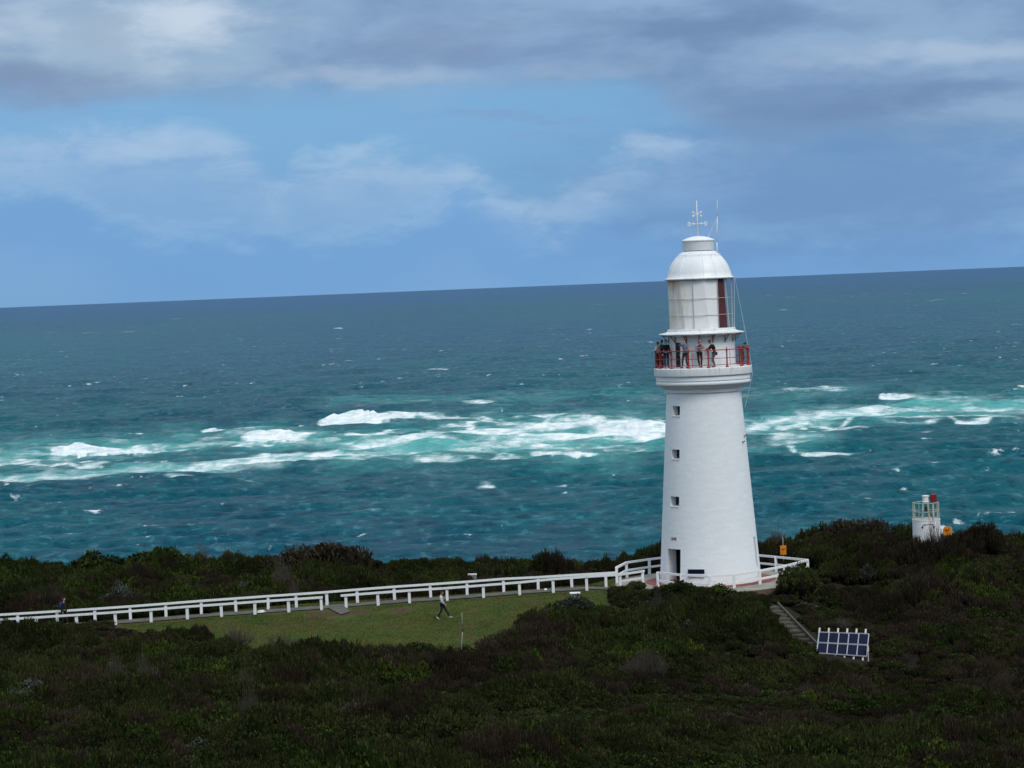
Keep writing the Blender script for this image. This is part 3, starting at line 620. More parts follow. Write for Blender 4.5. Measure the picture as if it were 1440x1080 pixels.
# gallery wall with door
mb = MB(); gd = (-54, -41, 13.6, 15.15); aa = sorted(set(list(np.arange(-180, 180, 4.5)) + [gd[0], gd[1]]))
for i, a in enumerate(aa):
    b = aa[(i+1) % len(aa)]
    for z0, z1 in ((13.5, gd[2]), (gd[2], gd[3]), (gd[3], 15.62)):
        am = (a+b)/2 if b > a else 178
        if gd[0] < am < gd[1] and z0 == gd[2]: continue
        mb.add([dirn(a)*2.07+Vector((0,0,z0)), dirn(b)*2.07+Vector((0,0,z0)), dirn(b)*2.07+Vector((0,0,z1)), dirn(a)*2.07+Vector((0,0,z1))], [(0,1,2,3)])
gw = mb.build('gallery_wall', M['blind'] if False else M['ledge'], LH, True, O0)
am = (gd[0]+gd[1])/2; n = dirn(am); e_ = Vector((-n.y, n.x, 0)); mb = MB(); p_ = n*1.93; mb.box((p_.x, p_.y, (gd[2]+gd[3])/2), (.5, .08, gd[3]-gd[2]+.1), math.atan2(e_.y, e_.x)); gdo = mb.build('gallery_door', M['door'], LH, False, O0)
mb = MB(); p_ = n*1.99+e_*.12; mb.tube((p_.x,p_.y,14.3), (p_.x,p_.y,14.45), .02); mb.build('handle', M['frame'], gdo, False, O0)
# ledge, brackets
mb = MB(); mb.lathe([(2.05,15.50),(2.35,15.55),(2.66,15.60),(2.69,15.63),(2.69,15.665),(2.3,15.74),(2.05,15.86)], 96); mb.build('ledge', M['ledge'], LH, 'auto', O0)
for a in (-80, -52, -27, -4, 19, 44, 68, 92, 120, 150, 180, 210, 240):
    n = dirn(a); mb = MB(); mb.bar(n*2.08+Vector((0,0,15.12)), n*2.45+Vector((0,0,15.55)), .07, .05); mb.bar(n*2.05+Vector((0,0,15.5)), n*2.5+Vector((0,0,15.54)), .09, .05); mb.bar(n*2.085+Vector((0,0,15.05)), n*2.085+Vector((0,0,15.5)), .08, .03); mb.build('bracket', M['rust'], LH, False, O0)
# lantern
RL, Z0, Z1 = 2.02, 15.86, 19.04
mb = MB(); mb.lathe([(2.12,15.76),(2.14,15.86),(2.12,15.95),(2.0,15.96)], 64); mb.build('lantern_base_ring', M['ledge'], LH, 'auto', O0)
post = [-57+45*k for k in range(8)]; stop = [-38+45*k for k in range(8)]; sbot = [-29.5+45*k for k in range(8)]
def cp_(a, z, r=RL): return dirn(a)*r+Vector((0,0,z))
for k in range(8):
    a0, a1 = post[k], post[k]+45
    mb = MB(); mb.bar(cp_(a0, Z0), cp_(a0, Z1), .035, .05); mb.build('mullion', M['frame'], LH, False, O0)
    if k == 2:     # the glazed bay, seen through; the curtain hangs in its first half
        mb = MB(); ri = RL-.14
        pts = [cp_(a0+1.5, Z0+.1, ri), cp_(sbot[k], Z0+.1, ri), cp_(stop[k], Z1, ri), cp_(a0+1.5, Z1, ri)]
        nrm_ = (pts[1]-pts[0]).cross(pts[3]-pts[0]).normalized()*.03
        N_ = 10; vs = []
        for s_ in (1, -1):
            for i in range(N_+1):
                f_ = i/N_; wv = nrm_*(s_+(1.3 if i % 2 else -1.3)); vs += [pts[0].lerp(pts[1], f_)+wv, pts[3].lerp(pts[2], f_)+wv]
        fs = [(2*i, 2*i+2, 2*i+3, 2*i+1) for i in range(N_)] + [(2*(N_+1)+2*i+1, 2*(N_+1)+2*i+3, 2*(N_+1)+2*i+2, 2*(N_+1)+2*i) for i in range(N_)]
        mb.add(vs, fs); mb.build('curtain', M['curtain'], LH, False, O0)
        mb = MB(); mb.bar(cp_(sbot[k], Z0+.05, RL), cp_(stop[k], Z1, RL), .05, .05); mb.bar(cp_(sbot[k]+8, Z0, RL-.35), cp_(sbot[k]+8, Z1, RL-.35), .04, .04); mb.build('sloping_glazing_bar', M['frame'], LH, False, O0)
    if k in (2, 3, 4):
        if k > 2:
            mb = MB(); mb.bar(cp_(sbot[k], Z0+.05, RL), cp_(stop[k], Z1, RL), .05, .05); mb.build('sloping_glazing_bar', M['frame'], LH, False, O0)
        gm = M.get('glass')
        if gm is None:
            gm, t2, b2 = mat('lantern_glass', (.55,.72,.78), .03); b2.inputs['Alpha'].default_value = .04; b2.inputs['Specular IOR Level'].default_value = .3; M['glass'] = gm
        mb = MB(); n_a = 4; vs = []
        for i in range(n_a+1): a = a0+1+(43)*i/n_a; vs += [cp_(a, Z0+.1), cp_(a, Z1)]
        mb.add(vs, [(2*i, 2*i+2, 2*i+3, 2*i+1) for i in range(n_a)]); mb.build('glazing', gm, LH, True, O0)
    else:          # opaque white panels folded along sloping lines
        mb = MB(); r_ = RL-.05
        mb.add([cp_(a0, Z0, r_), cp_(sbot[k], Z0, r_+.05), cp_(stop[k], Z1, r_+.05), cp_(a0, Z1, r_)], [(0,1,2,3)]); mb.build('blind_panel', M['blind'], LH, False, O0)
        mb = MB(); mb.add([cp_(sbot[k], Z0, r_+.05), cp_(a1, Z0, r_), cp_(a1, Z1, r_), cp_(stop[k], Z1, r_+.05)], [(0,1,2,3)]); mb.build('blind_panel', M['blind'], LH, False, O0)
for zb in (16.80, 17.83):
    mb = MB(); n_ = 64
    for i in range(n_):
        a0, a1 = 360*i/n_, 360*(i+1)/n_; mb.bar(cp_(a0, zb, RL+.015), cp_(a1+.3, zb, RL+.015), .022, .025)
    mb.build('glazing_ring', M['frame'], LH, False, O0)
mb = MB(); mb.lathe([(2.0,19.0),(2.16,19.02),(2.22,19.06),(2.22,19.10),(2.1,19.13)], 64); mb.build('eaves_gutter', M['ledge'], LH, 'auto', O0)
for k in range(16):      # small roof lugs
    pass
dp = [(2.10,19.13),(2.02,19.2),(1.97,19.45),(1.84,19.82),(1.67,20.12),(1.45,20.4),(1.22,20.62),(1.05,20.75),(.93,20.79)]
mb = MB(); mb.lathe(dp, 64); dome = mb.build('dome', M['dome'], LH, True, O0)
for k in range(16):
    mb = MB(); n = dirn(22.5*k+8); mb.path([n*(r+.004)+Vector((0,0,z+.004)) for r, z in dp[1:-1]], .013, 4); mb.build('seam', M['dome'], dome, False, O0)
mb = MB()
for k in range(32): a0, a1 = 11.25*k, 11.25*k+11.4; mb.tube(dirn(a0)*1.42+Vector((0,0,20.56)), dirn(a1)*1.42+Vector((0,0,20.56)), .014, n=5)
for k in range(10): mb.tube(dirn(36*k)*1.3+Vector((0,0,20.5)), dirn(36*k)*1.42+Vector((0,0,20.56)), .014, n=5)
mb.build('handrail', M['white'], dome, False, O0)
mb = MB(); mb.lathe([(.9,20.76),(.9,20.83)], 48); mb.build('vent_gap', M['dark'], LH, True, O0)
mb = MB(); mb.lathe([(.8,20.82),(.97,20.83),(.985,20.86),(.985,21.36),(1.0,21.40),(1.04,21.42),(1.04,21.47),(.95,21.52),(.7,21.63),(.35,21.71),(.0,21.74)], 48); cowl = mb.build('cowl', M['dome'], LH, 'auto', O0)
# weather vane
mb = MB(); mb.tube((0,0,21.7), (0,0,23.95), .045, .022, 8); vane = mb.build('vane_pole', M['white'], LH, True, O0)
e_ = Vector((1, .25, 0)).normalized(); mb = MB(); zb = 22.5
mb.tube(e_*-.52+Vector((0,0,zb)), e_*.52+Vector((0,0,zb)), .02, n=6)
for s_ in (-1, 1):
    c = e_*(s_*.50)+Vector((0,0,zb)); mb.box(c, (.05,.02,.26), math.atan2(e_.y,e_.x)); mb.box(c+e_*.07*s_+Vector((0,0,.1)), (.12,.02,.05), math.atan2(e_.y,e_.x)); mb.box(c+e_*.07*s_-Vector((0,0,.1)), (.12,.02,.05), math.atan2(e_.y,e_.x)); mb.box(c+e_*.12*s_, (.05,.02,.2), math.atan2(e_.y,e_.x))
    mb.ell(e_*(s_*.27)+Vector((0,0,zb)), (.06,.04,.09), 8, 6)
mb.build('compass_arm', M['white'], vane, False, O0)
mb = MB(); zb = 23.12
for sx, sz in ((1, .42), (1, -.42)):
    d_ = Vector((sx*.31, .1, -sz*.34)); a_ = Vector((0,0,zb))-d_; b_ = Vector((0,0,zb))+d_; mb.tube(a_, b_, .018, n=6)
    for p_, q_ in ((a_, 1), (b_, -1)): mb.bar(p_, p_+d_*(.38*q_), .02, .11)
mb.build('arrow_blade', M['white'], vane, False, O0)
# radio aerial on the dome's shoulder
n = dirn(52)*1.45; e1_ = Vector((n.x*.8, n.y*.8, 20.5)); mb = MB(); a0 = Vector((1.17, -.35, 20.52)); a1 = Vector((1.14,-.35,21.3)); a2 = Vector((1.23,-.35,22.85)); a3 = Vector((1.27,-.35,23.9))
mb.tube(a0, a1, .045, .035, 6); mb.tube(a1, a2, .03, .025, 6); mb.tube(a2, a3, .02, .012, 6); mb.ell(a2, (.05,.05,.05), 8, 6); mb.box(a0+Vector((0,0,.05)), (.22,.16,.06)); mb.build('aerial', M['white'], LH, True, O0)
mb = MB(); mb.tube((.62,-.1,21.64), a2, .016, n=5); mb.build('aerial_stay', M['white'], LH, False, O0)
# cables down the side
n = dirn(88); mb = MB(); mb.path([n*2.2+Vector((0,0,19.1)), n*2.75+Vector((0,0,15.6)), n*3.05+Vector((0,0,13.55)), n*3.10+Vector((0,0,13.0)), n*2.98+Vector((0,0,12.5)), n*2.55+Vector((0,0,10.9))], .014, 5); mb.build('cable', M['cable'], LH, False, O0)
n = dirn(80); mb = MB(); mb.path([n*2.2+Vector((0,0,19.1)), n*2.1+Vector((0,0,15.9))], .02, 5); mb.build('cable', M['cable'], LH, False, O0)
# iron brackets high on the flank
for a, z in ((72, 9.1), (64, 8.75)):
    n = dirn(a); mb = MB(); mb.bar(n*(rad(z)-.02)+Vector((0,0,z)), n*(rad(z)+.14)+Vector((.03,0,z+.1)), .05, .05); mb.box(n*rad(z)+Vector((0,0,z)), (.05,.05,.16)); mb.build('iron_peg', M['dark'], LH, False, O0)
# railing
def rp(a, z, r=2.93): return dirn(a)*r+Vector((0,0,z))
proto = None
for k in range(15):
    a = 7+24*k; p = rp(a, 13.54)
    if proto is None:
        mb = MB(); mb.lathe([(.11,0),(.11,.05),(.07,.09),(.05,.16),(.042,.5),(.042,.98),(.06,1.02),(.075,1.07),(.06,1.12),(.03,1.15),(.045,1.19),(.03,1.235),(0,1.25)], 10)
        mb.box((0,0,.58), (.1,.1,.07)); proto = mb.build('rail_post', M['red'], LH, True, p); 
    else: o_ = proto.copy(); col.objects.link(o_); o_.parent = LH; o_.location = p
for zb, r_ in ((14.63, .032), (14.12, .022), (13.72, .024)):
    mb = MB()
    for k in range(60): mb.tube(rp(6*k, zb), rp(6*k+6.2, zb), r_, n=6, cap=False)
    mb.build('rail', M['red'], LH, False, O0)
for k in range(15):
    mb = MB(); mb.tube(rp(11.5+24*k, 13.56), rp(11.5+24*k, 14.63), .014, n=5); mb.build('thin_bar', M['red'], LH, False, O0)
# a stay of white rope at the railing's right end is skipped; numbers over the door
def text(s, loc, size, rot, m, parent, name='lettering', ext=.006):
    cu = bpy.data.curves.new(name, 'FONT'); cu.body = s; cu.size = size; cu.extrude = ext; cu.align_x = 'CENTER'; cu.align_y = 'CENTER'
    o = bpy.data.objects.new(name, cu); col.objects.link(o); dg = bpy.context.evaluated_depsgraph_get(); me = bpy.data.meshes.new_from_object(o.evaluated_get(dg)); bpy.data.objects.remove(o)
    o = bpy.data.objects.new(name, me); me.materials.clear(); me.materials.append(m); col.objects.link(o); o.parent = parent; o.location = loc; o.rotation_euler = rot; return o
a = -48; n = dirn(a); zt = 2.95
text('1848', n*(rad(zt)+.012)+Vector((0,0,zt)), .28, (R(90-3.9), 0, math.atan2(n.y, n.x)+PI/2), M['numred'], LH, 'date_lettering')
# navy board fixed to the foot of the tower
a = -16; n = dirn(a); zt = .92; e_ = Vector((-n.y, n.x, 0)); rz = math.atan2(e_.y, e_.x)
q = Vector((TX,TY,0))+n*(rad(zt)+.06); sg = empty('wall_sign', (q.x,q.y,zt), 'long navy blue board with a white strip below fixed low on the white tower', 'sign', rz=rz)
mb = MB(); mb.box((0,0,.07), (1.06,.05,.27)); mb.build('board', M['navy'], sg, False, O0, .01)
mb = MB(); mb.box((0,0,-.16), (1.06,.045,.14)); st_ = mb.build('caption_strip', M['white'], sg, False, O0, .005)
mb = MB(); mb.box((0,.0,-.255), (1.06,.09,.03)); mb.build('shelf', M['dark'], sg, False, O0)

# ------------------------------------------------------------------ fences
def fence_run(root, pts, post_at, hrail=1.0, rails=((.93,.145),), wpost=.17, sink=.3, ext=.12):
    proto_ = fence_run.proto
    for p in post_at:
        if proto_ is None:
            mb = MB(); mb.box((0,0,(hrail-.02-sink)/2), (wpost,wpost,hrail-.02+sink)); proto_ = mb.build('post', M['fence'], root, False, p-root.location, .012); fence_run.proto = proto_
        else:
            o = proto_.copy(); col.objects.link(o); o.parent = root; o.location = p-root.location
            o.rotation_euler.z = random.uniform(-.12,.12); o.rotation_euler.y = random.uniform(-.022,.022); o.rotation_euler.x = random.uniform(-.015,.015)
    for z, h in rails:
        q = [p+Vector((0,-wpost/2-.03 if len(rails) == 1 else 0, z)) for p in pts]
        if ext: q[0] = q[0]-(q[1]-q[0]).normalized()*ext; q[-1] = q[-1]+(q[-1]-q[-2]).normalized()*ext
        mb = MB()
        for a, b in zip(q, q[1:]): mb.bar(a, b+(b-a).normalized()*.012, .065 if len(rails) == 1 else .11, h)
        mb.build('rail', M['fence'], root, False, None, 0)
fence_run.proto = None
def onground(p, dz=0): return Vector((p.x, p.y, gz(p.x, p.y)+dz))
FW = [onground(p) for p in FRW[:-3]]+[p.copy() for p in FRW[-3:]]; BW = [onground(p) for p in BKW[:-3]]+[p.copy() for p in BKW[-3:]]
def mk(loc, label): return empty('fence', loc, label, 'fence', 'white post and rail fences')
f = mk(FW[5], 'white post and rail fence along the near side of the path left of the gap'); fence_run(f, FW[0:11], FW[0:11], .86, ((.79,.135),), ext=.1)
f = mk(FW[15], 'white post and rail fence along the near side of the path right of the gap'); ex = PZ(904,820.5,0.0); ex.z = .0
fence_run(f, FW[11:]+[ex], FW[11:]+[ex], .86, ((.79,.135),), ext=.3)
mb = MB(); mb.bar(FW[-1]+Vector((0,0,.36)), ex+Vector((0,0,.36)), .065, .12); mb.build('rail', M['fence'], f)
fence_run.proto = None
f = mk(BW[11], 'long white rail fence on the far side of the path running up to the tower'); q0 = BW[3].lerp(BW[2], .72)
fence_run(f, [q0]+BW[3:]+[P(868,824.3,FD(868)+1.95)], BW[3:], .94, ((.87,.135),), ext=.0)
f = mk(BW[1], 'short piece of white rail fence beyond the path at the far left, behind the backpacker'); fence_run(f, BW[:2]+[BW[2].lerp(BW[1], -.1)], BW[:3], .94, ((.87,.135),), ext=0)
# octagonal double-rail fence round the tower
en = [PZ(x, y, z+1.06) for x, y, z in ((866.8,797,.0),(881,789.8,0),(912.5,785.3,0),(960,779.5,0),(1040,777.3,0),(1091,782,0),(1136,786.4,0),(1103,795,-.03),(1068,801.5,-.1),(1032,807.5,-.12),(997,809.3,-.1),(958,807.2,-.05),(924.8,804,0))]
for p, z in zip(en, (0,0,0,0,0,0,0,-.03,-.1,-.12,-.1,-.05,0)): p.z = z
fence_run.proto = None
f = mk((TX,TY,0), 'white double rail fence encircling the foot of the lighthouse')
fence_run(f, en, en, 1.06, ((1.0,.13),(.5,.12)), .17, .35, .0)

# ------------------------------------------------------------------ small beacon
bp = P(1303.5, 762, 164); bz = gz(bp.x, bp.y)-.2; BC = empty('beacon_tower', (bp.x,bp.y,bz), 'small white drum shaped beacon with railed top rising from the scrub at right', 'beacon'); dk = P(1303.5, 729.5, 164).z-bz
mb = MB(); mb.lathe([(.89,0),(.885,dk-.08),(.90,dk-.07),(.90,dk),(.0,dk+.001)], 40); mb.build('drum', M['white'], BC, 'auto', O0)
mb = MB(); mb.lathe([(.0,dk+.02),(.84,dk+.02),(.84,dk+.008)], 40); mb.build('deck', M['cream'], BC, False, O0)
for x_ in (-.36, .33):
    yy = -math.sqrt(.885**2-x_**2); mb = MB(); mb.tube((x_,yy-.012,dk-.46), (x_,yy+.1,dk-.46), .075, n=14); mb.build('port_hole', M['dark'], BC, False, O0)
mb = MB(); mb.box((.0,-.875,dk-.28), (.62,.05,.04)); mb.build('door_hood', M['galv'], BC, False, O0)
for k in range(8):
    a = k*PI/4+.39; p = Vector((.84*math.cos(a), .84*math.sin(a), dk)); mb = MB(); mb.box(p+Vector((0,0,.53)), (.05,.05,1.06), a); mb.build('rail_post', M['cream'], BC, False, O0)
for zb in (.5, 1.05):
    mb = MB()
    for k in range(8):
        a, b = k*PI/4+.39, (k+1)*PI/4+.39; mb.tube((.84*math.cos(a),.84*math.sin(a),dk+zb), (.84*math.cos(b),.84*math.sin(b),dk+zb), .024, n=6)
    mb.build('rail', M['cream'], BC, False, O0)
for sx, sy in ((-.28,-.2),(.22,-.2),(.22,.22),(-.28,.22)):
    mb = MB(); mb.bar((sx,sy,dk), (sx*.45,sy*.45,dk+1.08), .045, .045); mb.build('stand_leg', M['cream'], BC, False, O0)
mb = MB(); mb.box((-.02,0,dk+.45), (.46,.42,.04)); mb.box((0,.02,dk+.62), (.14,.14,.3)); mb.build('lamp_bracket', M['dark'], BC, False, O0)
mb = MB(); mb.lathe([(.05,1.0),(.21,1.06),(.23,1.1),(.2,1.13),(.2,1.42),(.24,1.44),(.24,1.50),(0,1.53)], 20, (-.0,0,dk)); lm = mb.build('lantern', M['white'], BC, 'auto', O0)
mb = MB(); mb.box((.50,-.05,dk+1.33), (.37,.3,.5), .15); mb.build('screen', M['bred'], BC, False, O0, .02)
mb = MB(); mb.bar((.5,-.02,dk), (.5,-.02,dk+1.1), .05, .05); mb.bar((.3,.05,dk+.55), (.75,-.1,dk+.62), .04, .04); mb.build('screen_stand', M['cream'], BC, False, O0)

# ------------------------------------------------------------------ orange signs
def sign(px, pyc, Y, w_, h_, ztop, zfoot_px, label, rnd):
    c = P(px, pyc, Y); g0 = gz(c.x, c.y); rt = empty('warning_sign', (c.x,c.y,g0), label, 'sign', 'orange warning signs on poles')
    zc = c.z-g0; mb = MB(); mb.tube((0,.04,0), (0,.04,zc+ztop), .028, n=8); mb.build('pole', M['galv'], rt, True, O0)
    mb = MB(); k = 6; vs = []
    outline = [(-w_/2,-h_/2),(w_/2,-h_/2)] + [(w_/2-rnd+rnd*math.cos(a), h_/2-rnd+rnd*math.sin(a)) for a in np.linspace(0,PI/2,k)] + [(-w_/2+rnd+rnd*math.cos(a), h_/2-rnd+rnd*math.sin(a)) for a in np.linspace(PI/2,PI,k)]
    n_ = len(outline); mb.add([(x,y,zc+z) for y in (-.012,.008) for x, z in outline], [tuple(range(n_)), tuple(range(n_,2*n_))[::-1]] + [(i+n_, (i+1)%n_+n_, (i+1)%n_, i) for i in range(n_)])
    mb.build('plate', M['orange'], rt, False, O0)
    mb = MB(); s_ = w_*.9; z_ = zc+h_*.08
    for a_, b_, t_ in (((-.28,-.02),(-.08,-.14),.12), ((-.08,-.14),(.26,.22),.11), ((-.30,.16),(-.12,-.02),.09), ((.02,.0),(.22,-.08),.08)):
        mb.bar((a_[0]*s_,-.02,z_+a_[1]*s_), (b_[0]*s_,-.02,z_+b_[1]*s_), .014, t_*s_)
    mb.ell((-.16*s_,-.02,z_+.16*s_), (.06*s_,.012,.06*s_), 10, 6); mb.build('symbol', M['sgnred'], rt, False, O0)
sign(1101.5, 773.5, 168.2, .40, .62, .85, 0, 'small orange warning sign on a pole behind the fence right of the lighthouse', .03)
sign(1332.3, 746.5, 163, .56, .56, .3, 0, 'orange warning sign in the scrub beside the small beacon', .2)

# ------------------------------------------------------------------ solar rack
Yb, Yt = 138.6, 139.35
BL, BR, TL, TR = P(1148.6,918.5,Yb), P(1218.6,923.2,Yb), P(1152,889.2,Yt), P(1221.8,891.6,Yt)
SR = empty('solar_array', (BL+BR)/2, 'rack of ten dark blue solar panels on six white posts in the gully', 'solar panels')
def bil(u, v): return BL.lerp(BR, u).lerp(TL.lerp(TR, u), v)
nn = (BR-BL).cross(TL-BL).normalized()
if nn.y > 0: nn = -nn
for i in range(5):
    for j in range(2):
        mb = MB(); e = .012; u0_, u1_, v0_, v1_ = i/5+e, (i+1)/5-e, j/2+e*2, (j+1)/2-e*2
        q = [bil(u0_,v0_), bil(u1_,v0_), bil(u1_,v1_), bil(u0_,v1_)]; mb.add([p+nn*.02 for p in q]+[p-nn*.02 for p in q], [(0,1,2,3),(7,6,5,4),(0,4,5,1),(1,5,6,2),(2,6,7,3),(3,7,4,0)])
        o = mb.build('panel', M['panel'], SR); ul = o.data.uv_layers.new(name='UVMap')
        for li, uv in enumerate([(0,0),(1,0),(1,1),(0,1)]): ul.data[li].uv = uv
mb = MB()
for u in range(6): mb.bar(bil(u/5,0)+nn*.03, bil(u/5,1)+nn*.03, .05, .03)
for v in (0, .5, 1): mb.bar(bil(0,v)+nn*.033, bil(1,v)+nn*.033, .03 if v != .5 else .045, .07 if v == .5 else .05)
mb.build('panel_frame', M['alu'], SR)
for u in range(6):
    uu = .006+u*.186; top = bil(uu, 1.245)-nn*.09; bot = bil(uu, -.18)-nn*.09; g_ = gz(bot.x, bot.y); dd = (bot-top).normalized(); bot = bot+dd*max(0.25, (bot.z-g_+.15)/max(.3, -dd.z))
    mb = MB(); mb.bar(top, bot, .085, .085); mb.build('post', M['pvc'], SR)
mb = MB(); p = P(1220.5, 912, 138.5); mb.box(p, (.1,.1,.32)); g_ = gz(p.x, p.y); mb.bar(p, (p.x, p.y, g_-.1), .045, .045); mb.build('junction_box', M['pvc'], SR)

# ------------------------------------------------------------------ timber steps
ST = empty('garden_steps', GP(1110,880), 'flight of weathered timber edged steps climbing towards the lighthouse', 'steps'); NS = 11
a0, a1 = P(1079,851.5,150), P(1122,914,139.6); b0, b1 = P(1094,850.5,150), P(1150,911,139.6)
for i in range(NS):
    f0, f1 = i/NS, (i+1)/NS; A_, B_, C_, D_ = a0.lerp(a1,f0), b0.lerp(b1,f0), b0.lerp(b1,f1), a0.lerp(a1,f1); z_ = (A_.z+C_.z)/2+.02
    mb = MB(); q = [Vector((p.x,p.y,z_)) for p in (A_,B_,C_,D_)]; mb.add(q+[p-Vector((0,0,.22)) for p in q], [(0,3,2,1),(0,1,5,4),(1,2,6,5),(2,3,7,6),(3,0,4,7)]); tr_ = mb.build('tread', M['tread'], ST)
    mb = MB(); mb.bar((D_.x,D_.y,z_-.04), (C_.x,C_.y,z_-.04), .09, .14); mb.build('riser_board', M['timber'], tr_, False, tuple(-tr_.location - ST.location))
mb = MB(); mb.bar(b0+Vector((0,0,.06)), b1+Vector((.05,0,.1)), .09, .2); mb.build('edge_board', M['timber'], ST)

# ------------------------------------------------------------------ lawn marker pole, small boxes, litter
g_ = GP(648, 925); mk_ = empty('marker_pole', g_, 'thin grey metal pole standing alone on the lawn', 'pole'); tp = P(649.5, 861.5, g_.y)
mb = MB(); mb.tube((0,0,-.1), (tp.x-g_.x,0,(tp.z-g_.z)*.62), .030, .028, 8); mb.build('lower_tube', M['galv'], mk_, True, O0)
mb = MB(); mb.tube((tp.x-g_.x,0,(tp.z-g_.z)*.60), (tp.x-g_.x,0,tp.z-g_.z), .022, .022, 8); mb.build('upper_tube', M['galv'], mk_, True, O0)
mb = MB(); mb.tube((tp.x-g_.x,0,(tp.z-g_.z)*.58), (tp.x-g_.x,0,(tp.z-g_.z)*.62), .042, .042, 8); mb.build('clamp', M['dark'], mk_, True, O0)
c = P(665, 812, 173); g0 = gz(c.x,c.y); ub = empty('utility_box', (c.x,c.y,g0), 'small grey concrete box with pale lid half hidden beyond the path fence', 'box'); zt = P(665,807,173).z-g0
mb = MB(); mb.box((0,0,(zt-.08)/2), (.5,.45,zt-.08)); mb.build('body', noisy('grey_concrete', (.30,.29,.27), (.20,.19,.18), 4), ub, False, O0, .02)
mb = MB(); mb.box((-.03,0,zt-.04), (.6,.55,.08)); mb.build('lid', M['frame'], ub, False, O0, .015)
c = P(808.5, 833.2, 150.5); g0 = gz(c.x,c.y); ub = empty('utility_box', (c.x,c.y,g0), 'low box with flat white lid behind the round grey green bush', 'box'); zt = c.z-g0
mb = MB(); mb.box((0,0,(zt-.06)/2), (.5,.4,zt-.06)); mb.build('body', M['galv'], ub, False, O0, .02)
mb = MB(); mb.box((0,0,zt-.03), (.62,.5,.07)); mb.build('lid', M['white'], ub, False, O0, .015)
for px, py, lb, dm in ((368,864.5,'small white stone lying by the foot of the left fence',(.3,.2,.14)), (767,826,'small white scrap lying on the grass between the path fences',(.12,.12,.1)), (1053,819,'flat pale slab lying on the paving below the tower',(.3,.2,.06))):
    p = P(px,py,FD(px)+(.5 if px < 700 else 1.3)) if px < 1000 else PZ(px,py,.07); p = onground(p) if px < 1000 else p
    mb = MB(); mb.ell((0,0,dm[2]*.35), dm, 10, 6); o = mb.build('stone', M['white'], None, False, p); 
    for v in o.data.vertices: v.co *= random.uniform(.8,1.1)
    tag(o, lb, 'stone')
#@@PART3
# ------------------------------------------------------------------ shrubs
def leafmat(name, ca, cb, cc_, rough=.55):
    m, t, b = mat(name, ca, rough+.15, 0, .06)
    v = t.node('ShaderNodeAttribute', attribute_name='var').outputs['Fac']; rnd = t.node('ShaderNodeObjectInfo').outputs['Random']
    g = t.node('ShaderNodeNewGeometry').outputs['Position']; n = t.noise(g, .22, 3, .6)
    c = t.mix(t.sm(rnd, .1, .9), ca, cb); c = t.mix(t.m('MULTIPLY', t.sm(v, .5, 1), .72), c, cc_)
    c = t.mix(t.m('MULTIPLY', t.sm(n, .40, .62), .6), c, tuple(x*.6 for x in ca))
    t.put(b.inputs['Base Color'], c); b.inputs['Subsurface Weight'].default_value = 0
    return m
LM = {
 'tea': leafmat('dark_olive_leaves', (.015,.020,.006), (.030,.036,.010), (.072,.082,.025)),
 'heath': leafmat('brown_heath_twigs', (.021,.016,.010), (.034,.026,.017), (.078,.062,.043), .8),
 'green': leafmat('green_leaves', (.012,.023,.0045), (.023,.039,.007), (.070,.096,.018)),
 'bright': leafmat('bright_green_leaves', (.026,.044,.007), (.042,.062,.010), (.10,.125,.025)),
 'silver': leafmat('grey_green_leaves', (.034,.046,.036), (.048,.062,.050), (.13,.150,.125)),
 'dead': leafmat('bare_grey_twigs', (.050,.042,.036), (.080,.070,.06), (.17,.15,.13), .85)}
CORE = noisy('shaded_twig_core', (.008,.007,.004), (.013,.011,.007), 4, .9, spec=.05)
BARK = noisy('grey_brown_bark', (.06,.05,.04), (.10,.09,.08), 6, .9)
